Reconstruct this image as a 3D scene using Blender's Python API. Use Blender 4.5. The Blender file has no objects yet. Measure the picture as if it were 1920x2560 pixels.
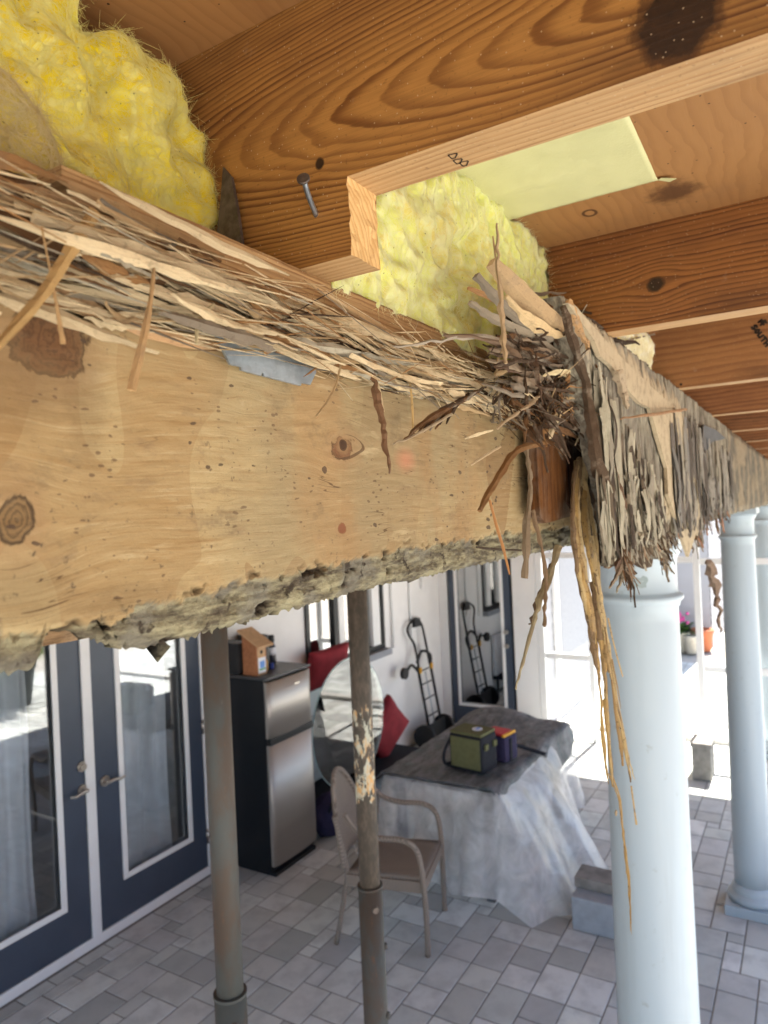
import bpy, bmesh, math, random
from mathutils import Vector, Matrix, noise
R=math.radians
S=bpy.context.scene
# ---------------------------------------------------------------- camera
H=2.56; F=1777.; YAW=R(31); ROLL=R(2.6)
fw=Vector((math.cos(YAW),math.sin(YAW),0)); rt=Vector((fw.y,-fw.x,0)); UP=Vector((0,0,1))
cup=UP*math.cos(ROLL)+rt*math.sin(ROLL); crt=rt*math.cos(ROLL)-UP*math.sin(ROLL)
cd=bpy.data.cameras.new('camera'); cam=bpy.data.objects.new('camera',cd); S.collection.objects.link(cam)
m=Matrix.Identity(4)
for i in range(3): m[i][0]=crt[i]; m[i][1]=cup[i]; m[i][2]=-fw[i]
m[2][3]=H; cam.matrix_world=m
cd.sensor_width=36; cd.sensor_fit='AUTO'; cd.lens=36*F/2560; cd.clip_start=.02; cd.clip_end=600
cd.dof.use_dof=True; cd.dof.focus_distance=.58; cd.dof.aperture_fstop=11
S.camera=cam; S.render.resolution_x=768; S.render.resolution_y=1024
# ---------------------------------------------------------------- light
W=bpy.data.worlds.new('World'); S.world=W; W.use_nodes=True
sd=Vector((.50,-.03,.86)).normalized()          # direction to the sun
EL=math.asin(sd.z); AZ=math.atan2(sd.x,sd.y)
wn=W.node_tree.nodes; sk=wn.new('ShaderNodeTexSky'); sk.sky_type='NISHITA'; sk.sun_disc=False
sk.sun_elevation=EL; sk.sun_rotation=AZ; sk.dust_density=1.5
W.node_tree.links.new(sk.outputs[0],wn['Background'].inputs[0]); wn['Background'].inputs[1].default_value=.085
sl=bpy.data.lights.new('sun','SUN'); sl.energy=5.0; sl.angle=R(.5); sl.color=(1,.94,.85)
so=bpy.data.objects.new('sun',sl); S.collection.objects.link(so); so.rotation_euler=(-sd).to_track_quat('-Z','Y').to_euler()
S.view_settings.view_transform='Standard'; S.view_settings.look='None'; S.view_settings.exposure=2.32
S.cycles.max_bounces=10; S.cycles.diffuse_bounces=6
# ---------------------------------------------------------------- pixel rays (photo pixels) -> world points on real planes
def ray(x,y):
    dx,dy=x-960,-(y-1280); u=dx*math.cos(ROLL)+dy*math.sin(ROLL); v=-dx*math.sin(ROLL)+dy*math.cos(ROLL)
    return fw*F+rt*u+UP*v
C0=Vector((0,0,H))
def onY(x,y,Y): r=ray(x,y); return C0+r*(Y/r.y)
def onX(x,y,X): r=ray(x,y); return C0+r*(X/r.x)
def onZ(x,y,Z): r=ray(x,y); return C0+r*((Z-H)/r.z)
def pxm(p): return (p-C0).dot(fw)/F              # metres per photo pixel at p
def ter(pts,x):                                   # piecewise linear
    if x<=pts[0][0]: return pts[0][1]
    for a,b in zip(pts,pts[1:]):
        if x<=b[0]: return a[1]+(b[1]-a[1])*(x-a[0])/(b[0]-a[0])
    return pts[-1][1]
def nz(x,y,z=0.,o=3): return noise.fractal(Vector((x,y,z)),.9,2.1,o)
def sst(a,b,x): t=max(0,min(1,(x-a)/(b-a))); return t*t*(3-2*t)
# ---------------------------------------------------------------- materials
class Mat:
    def __init__(s,name,rough=.6,spec=.3,metal=0):
        s.m=bpy.data.materials.new(name); s.m.use_nodes=True; s.t=s.m.node_tree; s.b=s.t.nodes['Principled BSDF']
        s.b.inputs['Roughness'].default_value=rough; s.b.inputs['Specular IOR Level'].default_value=spec; s.b.inputs['Metallic'].default_value=metal
    def n(s,t): return s.t.nodes.new(t)
    def put(s,sock,v):
        if isinstance(v,(int,float)): sock.default_value=v
        elif isinstance(v,tuple): sock.default_value=(v+(1,))[:len(sock.default_value)] if len(sock.default_value)==4 else v[:3]
        else: s.t.links.new(v,sock)
    def M(s,op,a,b=0.,c=0.,clamp=False):
        q=s.n('ShaderNodeMath'); q.operation=op; q.use_clamp=clamp; s.put(q.inputs[0],a); s.put(q.inputs[1],b); s.put(q.inputs[2],c); return q.outputs[0]
    def co(s,kind='Object'): return s.n('ShaderNodeTexCoord').outputs[kind]
    def xyz(s,v): q=s.n('ShaderNodeSeparateXYZ'); s.put(q.inputs[0],v); return q.outputs
    def vec(s,x,y,z): q=s.n('ShaderNodeCombineXYZ'); s.put(q.inputs[0],x); s.put(q.inputs[1],y); s.put(q.inputs[2],z); return q.outputs[0]
    def scl(s,v,k,off=(0,0,0)): q=s.n('ShaderNodeMapping'); s.put(q.inputs[0],v); q.inputs[3].default_value=k; q.inputs[1].default_value=off; return q.outputs[0]
    def noi(s,v,sc,det=3,ro=.55,dist=0.):
        q=s.n('ShaderNodeTexNoise'); s.put(q.inputs['Vector'],v); q.inputs['Scale'].default_value=sc; q.inputs['Detail'].default_value=det; q.inputs['Roughness'].default_value=ro; q.inputs['Distortion'].default_value=dist; return q.outputs[0]
    def vor(s,v,sc,out='Distance'): q=s.n('ShaderNodeTexVoronoi'); s.put(q.inputs['Vector'],v); q.inputs['Scale'].default_value=sc; return q.outputs[out]
    def ss(s,v,a,b,c=0.,d=1.): q=s.n('ShaderNodeMapRange'); q.interpolation_type='SMOOTHSTEP'; s.put(q.inputs[0],v); q.inputs[1].default_value=a; q.inputs[2].default_value=b; q.inputs[3].default_value=c; q.inputs[4].default_value=d; return q.outputs[0]
    def mix(s,f,a,b,mode='MIX'):
        q=s.n('ShaderNodeMix'); q.data_type='RGBA'; q.blend_type=mode; s.put(q.inputs[0],f); s.put(q.inputs[6],a); s.put(q.inputs[7],b); return q.outputs[2]
    def attr(s,name): q=s.n('ShaderNodeAttribute'); q.attribute_name=name; return q.outputs[0]
    def col(s,c): s.put(s.b.inputs['Base Color'],c); return s
    def rough(s,v): s.put(s.b.inputs['Roughness'],v); return s
    def bump(s,h,st=.3,d=.002):
        q=s.n('ShaderNodeBump'); q.inputs['Strength'].default_value=st; q.inputs['Distance'].default_value=d; s.put(q.inputs['Height'],h); s.put(s.b.inputs['Normal'],q.outputs[0]); return s

def wood(name,L,A,light,dark,scale=90,knots=(),cath=None,off=0.,warp=.35,gloss=.45,grime=.25,contrast=1.):
    """board: L,A = axes index of length and width; knots (l,a,rl,ra)"""
    g=Mat(name,gloss,.3); v=g.co(); x=g.xyz(v)
    oi=g.n('ShaderNodeObjectInfo').outputs['Random']
    l,a=x[L],x[A]; l=g.M('ADD',l,g.M('MULTIPLY',oi,7.*(off!=0)))
    lv=g.vec(g.M('MULTIPLY',l,2.2),g.M('MULTIPLY',a,9.),g.M('MULTIPLY_ADD',oi,30.*(off!=0),off))
    n1=g.M('SUBTRACT',g.noi(lv,1.,2,.5),.5)
    if cath:
        l0,a0,ra=cath; dl=g.M('MULTIPLY',g.M('SUBTRACT',l,l0),ra); da=g.M('SUBTRACT',a,a0)
        f=g.M('SQRT',g.M('ADD',g.M('MULTIPLY',dl,dl),g.M('MULTIPLY',da,da)))
        f=g.M('ADD',f,g.M('MULTIPLY',g.M('MULTIPLY',f,f),20.))
    else: f=a
    dark_k=None; ringk=None
    for (l0,a0,rl,ra) in knots:
        da=g.M('SUBTRACT',a,a0); dl=g.M('SUBTRACT',l,l0)
        q=g.M('ADD',g.M('POWER',g.M('ABSOLUTE',g.M('DIVIDE',dl,rl*3.2)),2.),g.M('POWER',g.M('ABSOLUTE',g.M('DIVIDE',da,ra*2.6)),2.))
        gg=g.M('EXPONENT',g.M('MULTIPLY',q,-1.))
        f=g.M('SUBTRACT',f,g.M('MULTIPLY',g.M('MULTIPLY',da,gg),.9))
        q2=g.M('SQRT',g.M('ADD',g.M('POWER',g.M('ABSOLUTE',g.M('DIVIDE',dl,rl)),2.),g.M('POWER',g.M('ABSOLUTE',g.M('DIVIDE',da,ra)),2.)))
        q2=g.M('ADD',q2,g.M('MULTIPLY',g.M('SUBTRACT',g.noi(v,48.,5,.7),.5),1.1))
        k=g.ss(q2,.75,1.05,1.,0.); dark_k=k if dark_k is None else g.M('MAXIMUM',dark_k,k)
        rg=g.ss(g.M('ABSOLUTE',g.M('SUBTRACT',q2,.95)),0.,.22,1.,0.); ringk=rg if ringk is None else g.M('MAXIMUM',ringk,rg)
    f=g.M('ADD',f,g.M('ADD',g.M('MULTIPLY',n1,.055*warp),g.M('MULTIPLY',g.M('SUBTRACT',g.noi(g.vec(g.M('MULTIPLY',l,7.),g.M('MULTIPLY',a,30.),off+5.),1.,3,.6),.5),.022*warp)))
    jit=g.M('MULTIPLY',g.M('SUBTRACT',g.noi(g.vec(g.M('MULTIPLY',l,14.),g.M('MULTIPLY',a,120.),off),1.,3,.6),.5),.0045)
    f=g.M('ADD',f,jit)
    ph=g.M('FRACT',g.M('MULTIPLY',f,scale))
    band=g.M('MULTIPLY',g.ss(ph,.25,.86),g.ss(ph,.9,1.,1.,0.))
    amp=g.ss(g.noi(g.vec(g.M('MULTIPLY',l,1.5),g.M('MULTIPLY',f,scale*.45),off+3.),1.,2),.3,.7,.35,1.)
    band=g.M('MULTIPLY',band,g.M('MULTIPLY',amp,contrast))
    fib=g.noi(g.vec(g.M('MULTIPLY',l,18.),g.M('MULTIPLY',a,900.),g.M('MULTIPLY',x[3-L-A] if L+A<=3 else 0.,900.)),1.,3,.7)
    c=g.mix(band,light,dark)
    mot=g.noi(g.vec(g.M('MULTIPLY',l,5.),g.M('MULTIPLY',a,16.),off+9.),1.,4,.6)
    c=g.mix(g.ss(mot,.4,.8,0.,.45),c,tuple(q*.9 for q in dark) if contrast>.8 else dark)
    stn=g.noi(g.vec(g.M('MULTIPLY',l,3.),g.M('MULTIPLY',a,7.),off+19.),1.,5,.65); c=g.mix(g.ss(stn,.52,.68,0.,.35),c,(.055,.026,.012)); c=g.mix(g.ss(g.noi(v,300.,3,.7),.60,.72,0.,.35),c,(.04,.018,.008))
    c=g.mix(g.ss(fib,.3,.7,0.,.22),c,(.03,.014,.006))
    if dark_k is not None:
        kc=g.mix(g.noi(v,110.,4,.7),(.006,.004,.003),(.05,.022,.008))
        c=g.mix(dark_k,c,kc); c=g.mix(g.M('MULTIPLY',ringk,.7),c,(.05,.02,.007))
    pale=g.M('MULTIPLY',g.ss(g.noi(v,22.,4,.65),.66,.78),grime)
    c=g.mix(pale,c,(.42,.36,.30))
    sp=g.M('LESS_THAN',g.vor(v,190.),.10); c=g.mix(g.M('MULTIPLY',sp,.55),c,(.5,.38,.24))
    g.col(c); g.rough(g.ss(mot,.3,.7,gloss,gloss+.2))
    g.bump(g.M('ADD',g.M('MULTIPLY',band,.6),g.M('MULTIPLY',fib,.6)),.25,.0006)
    return g.m
OL=(.385,.185,.048); OD=(.11,.034,.008)
m_j1=wood('joist_side_cathedral',1,2,OL,OD,84,knots=[(.052,2.818,.022,.024),(.288,2.808,.0035,.004)],cath=(.03,2.835,.14),warp=.6,off=0)
m_j2=wood('joist_side_straight',1,2,(.27,.108,.028),(.075,.021,.006),150,knots=[(.165,2.845,.011,.010)],warp=.30)
m_j3=wood('joist_side_pale',1,2,(.33,.155,.055),(.15,.055,.018),70,knots=[(.225,2.80,.003,.003)],warp=.5,contrast=.7)
m_jg=wood('joist_side',1,2,(.29,.125,.045),(.12,.042,.014),85,off=4.,warp=.5)
m_je=wood('joist_edge',1,0,(.50,.315,.145),(.33,.17,.065),160,off=2.,warp=.35,contrast=.8,grime=.7,gloss=.6)
def endgrain():
    g=Mat('end_grain',.8,.1); v=g.co(); x=g.xyz(v)
    rr=g.M('SQRT',g.M('ADD',g.M('POWER',g.M('SUBTRACT',x[0],.36),2.),g.M('POWER',g.M('SUBTRACT',x[2],2.72),2.)))
    b=g.ss(g.M('FRACT',g.M('ADD',g.M('MULTIPLY',rr,210.),g.noi(v,40.,2))),.3,.9)
    c=g.mix(b,(.60,.40,.18),(.50,.30,.12)); c=g.mix(g.ss(g.noi(v,60.,4,.7),.55,.75,0,.6),c,(.25,.13,.05))
    g.col(c); g.bump(g.noi(v,700.,3,.7),.6,.0012); return g.m
m_end=endgrain()
def subfl():
    g=Mat('subfloor_ply',.6,.3); v=g.co(); x=g.xyz(v)
    n=g.noi(g.scl(v,(2.2,16.,1.)),1.,4,.6,.6)
    f=g.M('FRACT',g.M('ADD',g.M('MULTIPLY',x[1],70.),g.M('MULTIPLY',g.noi(g.scl(v,(2.5,5.,1.)),1.,4,.6,.6),6.)))
    b=g.M('MULTIPLY',g.ss(f,.35,.95),g.ss(f,.95,1.,1.,0.))
    c=g.mix(g.M('MULTIPLY',b,.28),(.33,.165,.058),(.20,.085,.027)); c=g.mix(g.ss(g.noi(v,5.,5,.65),.45,.7,0,.5),c,(.24,.125,.055))
    c=g.mix(g.ss(n,.5,.75,0,.5),c,(.20,.09,.035)); 
    k=g.M('SUBTRACT',g.M('LENGTH' if 0 else 'SQRT',g.M('ADD',g.M('POWER',g.M('SUBTRACT',x[0],0.916),2.),g.M('POWER',g.M('MULTIPLY',g.M('SUBTRACT',x[1],0.126),1.2),2.))),g.M('MULTIPLY',g.noi(v,45.,4,.7),.05))
    c=g.mix(g.ss(k,-.012,.02,.85,0.),c,(.07,.028,.011))
    kq=g.M('SQRT',g.M('ADD',g.M('POWER',g.M('ABSOLUTE',g.M('SUBTRACT',x[0],0.915)),2.),g.M('POWER',g.M('ABSOLUTE',g.M('MULTIPLY',g.M('SUBTRACT',x[1],0.226),1.3)),2.)))
    c=g.mix(g.ss(g.M('ABSOLUTE',g.M('SUBTRACT',kq,.010)),.001,.004,.8,0.),c,(.05,.02,.01))
    c=g.mix(g.M('LESS_THAN',g.vor(v,55.),.06),c,(.06,.03,.015)); g.col(c)
    g.bump(g.noi(g.scl(v,(6.,120.,1.)),1.,4,.7),.35,.001); return g.m
m_sub=subfl()
def plyface():
    g=Mat('weathered_ply_face',.75,.15); v=g.co(); x=g.xyz(v); X_,Z_=x[0],x[2]
    zc=Z_
    for (kx,ky,rx,rz) in ((118,832,.05,.045),(40,1300,.03,.03),(858,1118,.04,.026),(855,1322,.014,.010),(610,1010,.012,.006),(560,1240,.010,.005)):
        p=onY(kx,ky,.3); dz=g.M('SUBTRACT',Z_,p.z)
        q=g.M('ADD',g.M('POWER',g.M('ABSOLUTE',g.M('DIVIDE',g.M('SUBTRACT',X_,p.x),rx)),2.),g.M('POWER',g.M('ABSOLUTE',g.M('DIVIDE',dz,rz)),2.))
        zc=g.M('SUBTRACT',zc,g.M('MULTIPLY',g.M('MULTIPLY',dz,g.M('EXPONENT',g.M('MULTIPLY',q,-1.))),.85))
    vw=g.vec(X_,0.,g.M('ADD',zc,g.M('MULTIPLY',g.noi(g.scl(v,(5.,1,12.)),1.,3),.02)))
    w=g.noi(v,9.,3,.5)
    f=g.noi(g.scl(v,(7.5,1,3.0),(1.7,0,.4)),1.,2,.45,.5)
    st=g.M('SNAP' if 0 else 'FLOOR',g.M('MULTIPLY',f,8.)); st=g.M('FRACT',g.M('MULTIPLY',st,.38))
    fine=g.noi(g.scl(vw,(16.,1,420.)),1.,5,.75); fine2=g.noi(g.scl(vw,(9.,1,120.),(2,0,5)),1.,4,.7)
    c=g.mix(st,(.375,.295,.155),(.25,.155,.07))
    c=g.mix(g.ss(f,.35,.65,0,.3),c,(.33,.215,.09))
    c=g.mix(g.ss(fine2,.48,.68,0.,.45),c,(.27,.165,.065)); c=g.mix(g.ss(fine,.48,.70,0.,.5),c,(.22,.125,.05)); c=g.mix(g.ss(fine,.46,.30,0.,.4),c,(.50,.42,.26))
    c=g.mix(g.ss(g.noi(v,5.,5,.65),.42,.62,0.,.62),c,(.235,.185,.105)); c=g.mix(g.ss(g.noi(g.scl(v,(11.,1,5.),(7,0,3)),1.,5,.6),.5,.68,0.,.45),c,(.30,.17,.07)); c=g.mix(g.ss(g.noi(g.scl(v,(20.,1,45.),(5,0,2)),1.,5,.7),.56,.7,0.,.5),c,(.20,.135,.075)); c=g.mix(g.ss(g.noi(g.scl(v,(12.,1,60.),(9,0,2)),1.,4,.7),.58,.75,0.,.5),c,(.50,.41,.24))
    def knot(x0,z0,rx,rz,inner,ring,nf=.9):
        nonlocal c
        d=g.M('SQRT',g.M('ADD',g.M('POWER',g.M('DIVIDE',g.M('SUBTRACT',X_,x0),rx),2.),g.M('POWER',g.M('ABSOLUTE',g.M('DIVIDE',g.M('SUBTRACT',Z_,z0),rz)),2.)))
        d=g.M('ADD',d,g.M('MULTIPLY',g.M('SUBTRACT',g.noi(v,34.,5,.65,.4),.5),nf*2.2))
        rr=g.M('FRACT',g.M('MULTIPLY',d,4.3))
        c=g.mix(g.ss(d,1.0,2.6,.6,0.),c,(.27,.17,.085))
        c=g.mix(g.ss(d,.70,1.12,.9,0.),c,g.mix(g.ss(rr,.4,.9,0.,.6),inner,ring))
        c=g.mix(g.M('MULTIPLY',g.ss(g.M('ABSOLUTE',g.M('SUBTRACT',d,.95)),.0,.16,1.,0.),.8),c,ring)
    p=onY(118,832,.3); knot(p.x,p.z,.0185,.017,(.11,.05,.022),(.035,.018,.01),1.1)
    p=onY(40,1300,.3); knot(p.x,p.z,.0085,.0125,(.16,.10,.045),(.025,.015,.01),.8)
    p=onY(858,1118,.3); knot(p.x,p.z,.013,.008,(.15,.065,.03),(.08,.04,.02),1.6)
    p=onY(858,1112,.3); knot(p.x,p.z,.005,.004,(.04,.02,.012),(.03,.015,.01),.5)
    p=onY(855,1322,.3); knot(p.x,p.z,.005,.0035,(.17,.06,.03),(.17,.07,.03),.9)
    p=onY(1015,1150,.3)
    d=g.M('SQRT',g.M('ADD',g.M('POWER',g.M('DIVIDE',g.M('SUBTRACT',X_,p.x),.02),2.),g.M('POWER',g.M('ABSOLUTE',g.M('DIVIDE',g.M('SUBTRACT',Z_,p.z),.012)),2.)))
    c=g.mix(g.ss(d,0.,1.3,.35,0.),c,(.62,.18,.12))
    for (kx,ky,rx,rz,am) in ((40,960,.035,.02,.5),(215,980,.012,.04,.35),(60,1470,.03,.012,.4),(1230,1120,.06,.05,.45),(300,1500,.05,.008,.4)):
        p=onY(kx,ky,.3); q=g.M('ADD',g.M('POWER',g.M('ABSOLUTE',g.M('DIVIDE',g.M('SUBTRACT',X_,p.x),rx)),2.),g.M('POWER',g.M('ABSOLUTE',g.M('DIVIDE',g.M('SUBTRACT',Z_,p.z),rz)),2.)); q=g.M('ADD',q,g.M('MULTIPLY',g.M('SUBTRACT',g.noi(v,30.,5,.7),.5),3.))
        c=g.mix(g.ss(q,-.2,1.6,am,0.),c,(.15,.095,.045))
    # specks, pits
    dn=g.n('ShaderNodeTexNoise'); dn.inputs['Scale'].default_value=70.; s_v=g.n('ShaderNodeVectorMath'); s_v.operation='MULTIPLY_ADD'; g.t.links.new(dn.outputs[1],s_v.inputs[0]); s_v.inputs[1].default_value=(.012,0,.007); g.put(s_v.inputs[2],v); g.put(dn.inputs['Vector'],v); vd=s_v.outputs[0]
    sp=g.M('LESS_THAN',g.vor(g.scl(vd,(48.,1,95.)),1.),g.ss(g.noi(v,14.,2),.40,.75,.02,.27)); c=g.mix(g.M('MULTIPLY',sp,.85),c,(.07,.045,.03))
    sp2=g.M('LESS_THAN',g.vor(g.scl(vd,(110.,1,260.),(3,0,1)),1.),g.ss(g.noi(v,20.,2),.45,.7,.0,.25)); c=g.mix(g.M('MULTIPLY',sp2,.7),c,(.10,.06,.035))
    c=g.mix(g.ss(g.noi(g.scl(v,(22.,1,30.),(3,0,9)),1.,6,.7),.56,.70,0.,.55),c,(.16,.115,.065))
    c=g.mix(g.M('MULTIPLY',g.ss(g.noi(v,150.,4,.7),.60,.68),g.ss(g.noi(v,9.,3),.42,.62)),c,(.12,.085,.05))
    ck=g.M('LESS_THAN',g.M('ABSOLUTE',g.M('SUBTRACT',g.noi(g.scl(vw,(5.,1,90.),(8,0,3)),1.,2),.5)),.0035); c=g.mix(g.M('MULTIPLY',g.M('MULTIPLY',ck,g.ss(g.noi(v,16.,2),.56,.62)),.8),c,(.09,.05,.025))
    # rot
    rot=g.xyz(g.attr('wear_shade')); n2=g.noi(g.scl(v,(34.,1,150.)),1.,6,.72)
    rc=g.mix(g.ss(n2,.35,.66),(.075,.06,.042),(.30,.275,.17))
    rc=g.mix(g.ss(g.noi(v,26.,3),.45,.62,0,.7),rc,(.15,.14,.115))
    rc=g.mix(g.ss(g.noi(v,75.,3,.6),.60,.68,0,.9),rc,(.035,.025,.018))
    c=g.mix(rot[0],c,rc); c=g.mix(rot[1],c,(.028,.019,.013))
    g.col(c)
    g.bump(g.M('ADD',fine,g.M('MULTIPLY',g.noi(v,260.,4,.7),g.M('MULTIPLY_ADD',rot[0],3.,.8))),.55,.0011); return g.m
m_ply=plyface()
def fibre(name='torn_wood',dirt=.28,dc=(.10,.065,.04)):
    g=Mat(name,.8,.12); uv=g.co('UV'); v=g.co(); c=g.attr('Col')
    s=g.noi(g.scl(uv,(7.,26.,1.)),1.,5,.7); s2=g.noi(v,190.,5,.75); s3=g.noi(v,48.,5,.7)
    c=g.mix(g.ss(s,.5,.72,0.,.6),c,(.24,.14,.065)); c=g.mix(g.ss(s,.45,.2,0.,.45),c,(.80,.64,.42))
    c=g.mix(g.ss(s3,.52,.70,0.,dirt),c,(.27,.215,.155)); c=g.mix(g.ss(s2,.55,.66,0.,dirt),c,dc); g.col(c); g.bump(g.M('ADD',g.M('MULTIPLY',s,1.5),s2),.8,.0016); return g.m
m_fib=fibre()
m_hang=fibre('hanging_decay',.85,(.07,.04,.02))
def rotm(name,a,b,cc,L=2,sc=.7):
    g=Mat(name,.85,.1); v=g.co(); k=[160.,160.,160.]; k[L]=14.
    s=g.noi(g.scl(v,tuple(q*sc for q in k)),1.,5,.7,.4); s2=g.noi(v,12.,4,.6); w=g.xyz(g.attr('wear_shade'))
    r=g.mix(g.ss(s,.3,.68),cc,a); r=g.mix(g.ss(s2,.4,.65,0.,.8),r,g.mix(s,cc,(.36,.33,.27)))
    sm=g.mix(g.ss(g.noi(v,40.,5,.65),.45,.7,0,.7),b,tuple(q*.55 for q in b))
    sm=g.mix(g.ss(g.noi(v,90.,3,.7),.62,.7,0,.8),sm,(.09,.06,.04))
    c=g.mix(w[0],sm,r); c=g.mix(w[1],c,(.02,.013,.009)); g.col(c); g.bump(g.M('MULTIPLY_ADD',s,2.,g.noi(v,300.,3)),.7,.002); return g.m
m_outer=rotm('rotted_board',(.36,.33,.25),(.44,.36,.24),(.07,.055,.04))
m_core=rotm('beam_core',(.30,.19,.10),(.17,.09,.045),(.035,.02,.012),0)
m_strand=rotm('decayed_strand',(.62,.40,.15),(.60,.36,.12),(.12,.07,.03),2,.9)
m_topb=wood('beam_top_board',0,2,(.44,.28,.125),(.24,.12,.045),300,off=5.,warp=.12,gloss=.7,grime=.3)
m_block=rotm('rust_stained_wood',(.15,.062,.018),(.11,.045,.015),(.05,.02,.008),2,.9)
m_blockd=rotm('dark_wet_wood',(.10,.035,.012),(.05,.017,.008),(.012,.006,.004),2,.6)
def insul(name,a,b,cc):
    g=Mat(name,.95,.05); v=g.co()
    n=g.noi(v,13.,5,.6,1.2); n2=g.noi(v,32.,5,.7,2.); c=g.mix(g.ss(n,.42,.62),a,b); c=g.mix(g.ss(n2,.40,.64,0,.9),c,cc)
    c=g.mix(g.M('MULTIPLY',g.M('LESS_THAN',g.vor(v,120.),.09),.7),c,(.12,.10,.03)); g.col(c)
    g.b.inputs['Subsurface Weight'].default_value=.6; g.b.inputs['Subsurface Radius'].default_value=(.02,.018,.006); g.b.inputs['Subsurface Scale'].default_value=.5
    g.bump(g.M('ADD',g.noi(g.scl(v,(45.,45.,80.)),1.,8,.78,2.5),g.M('MULTIPLY',g.noi(g.scl(v,(300.,300.,900.)),1.,3,.7,2.),.6)),.5,.004); return g.m
m_ins=insul('yellow_fiberglass',(.74,.58,.01),(.80,.70,.07),(.78,.75,.30))
m_ins2=insul('pale_fiberglass',(.74,.78,.24),(.74,.66,.20),(.80,.84,.46))
m_ins3=insul('tan_fiberglass',(.50,.37,.08),(.66,.54,.08),(.50,.42,.18))
m_ins4=insul('cream_fiberglass',(.72,.70,.45),(.66,.60,.34),(.75,.74,.55))
def plain(name,c,rough=.6,metal=0,spec=.4,var=.15,sc=20.,bump=0.,bs=200.,darkc=None):
    g=Mat(name,rough,spec,metal); v=g.co()
    n=g.noi(v,sc,4,.6); g.col(g.mix(g.ss(n,.35,.7,0.,1.),c,darkc or tuple(q*(1-var) for q in c)))
    if bump: g.bump(g.noi(v,bs,3,.6),bump,.002)
    return g.m
def metalrust():
    g=Mat('rusty_painted_steel',.6,.4,.25); v=g.co(); n=g.noi(g.scl(v,(9,9,4)),1.,6,.7); n2=g.noi(g.scl(v,(40,40,14)),1.,5,.7)
    c=g.mix(g.ss(n,.38,.62),(.075,.080,.074),(.085,.062,.046)); c=g.mix(g.ss(n2,.60,.72,0,.7),c,(.15,.075,.04)); c=g.mix(g.ss(n2,.36,.28,0,.5),c,(.17,.16,.14)); g.col(c); g.bump(n2,.4,.001); return g.m
m_rust=metalrust()
def metalpaint():
    g=Mat('flaked_paint_steel',.6,.3,.1); v=g.co(); n=g.noi(g.scl(v,(38,38,17),(1.3,0,2.)),1.,6,.7); n2=g.noi(g.scl(v,(60,60,25)),1.,4,.7)
    c=g.mix(g.ss(n2,.45,.6),(.50,.50,.40),(.62,.36,.14)); x=g.xyz(v)
    z=g.M('MULTIPLY',g.ss(x[2],1.60,1.66),g.ss(x[2],1.93,2.0,1.,0.)); mk=g.ss(g.M('ADD',n,g.M('MULTIPLY_ADD',z,.33,-.36)),.46,.5)
    b=g.mix(g.ss(n2,.4,.7),(.07,.058,.045),(.13,.10,.075)); g.col(g.mix(mk,b,c)); g.bump(g.M('ADD',mk,n2),.5,.001); return g.m
m_rust2=metalpaint()
m_galv=plain('galvanized_steel',(.40,.47,.53),.42,.85,.5,.3,60.,.15)
m_dsteel=plain('dull_steel',(.16,.13,.11),.55,.6,.5,.5,90.,.3,150.)
m_navy=plain('navy_door_paint',(.052,.070,.104),.38,0,.5,.12,4.)
m_trim=plain('white_trim_paint',(.82,.83,.83),.4,0,.4,.05,5.)
m_wall=plain('white_wall_paint',(.82,.82,.82),.7,0,.3,.08,2.,.15,60.)
def colm():
    g=Mat('column_paint',.38,.5); v=g.co(); a=g.noi(g.scl(v,(16.,16.,1.1)),1.,5,.65); b=g.noi(v,26.,5,.7)
    c=g.mix(g.ss(a,.5,.72,0,.3),(.41,.487,.535),(.31,.355,.375)); c=g.mix(g.ss(b,.62,.72,0,.35),c,(.25,.25,.22)); g.col(c); g.rough(g.ss(b,.3,.7,.32,.5)); g.bump(b,.06,.002); return g.m
m_col=colm()
m_nick=plain('satin_nickel',(.55,.50,.44),.3,1.,.5,.1)
m_black=plain('black_plastic',(.012,.013,.015),.45)
m_fblk=plain('fridge_black',(.008,.010,.013),.35,0,.4)
def steel():
    g=Mat('brushed_stainless',.45,.5,.85); v=g.co(); n=g.noi(g.scl(v,(3.,3.,500.)),1.,2); g.col(g.mix(n,(.52,.48,.44),(.45,.42,.39))); g.rough(g.ss(n,.2,.8,.42,.55)); return g.m
m_stain=steel()
def glassm(name,refl=.35,tint=(.9,.95,.95),rough=.02):
    mm=bpy.data.materials.new(name); mm.use_nodes=True; t=mm.node_tree; t.nodes.clear(); o=t.nodes.new('ShaderNodeOutputMaterial')
    mi=t.nodes.new('ShaderNodeMixShader'); tr=t.nodes.new('ShaderNodeBsdfTransparent'); gl=t.nodes.new('ShaderNodeBsdfGlossy'); lw=t.nodes.new('ShaderNodeLayerWeight'); mr=t.nodes.new('ShaderNodeMapRange')
    lw.inputs[0].default_value=.25; mr.inputs[3].default_value=refl; mr.inputs[4].default_value=1.; gl.inputs['Roughness'].default_value=rough; tr.inputs[0].default_value=tint+(1,)
    t.links.new(lw.outputs['Fresnel'],mr.inputs[0]); t.links.new(mr.outputs[0],mi.inputs[0]); t.links.new(tr.outputs[0],mi.inputs[1]); t.links.new(gl.outputs[0],mi.inputs[2]); t.links.new(mi.outputs[0],o.inputs[0]); return mm
m_glass=glassm('door_glass',.16,(.9,.93,.95)); m_glass2=glassm('window_glass',.45,(.5,.55,.55)); m_disc=glassm('tabletop_glass',.12,(.86,.93,.91))
m_curt=plain('sheer_curtain',(.93,.95,.96),.9,0,.1,.1,8.)
m_dark=plain('dark_interior',(.02,.022,.026),.9)
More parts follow.
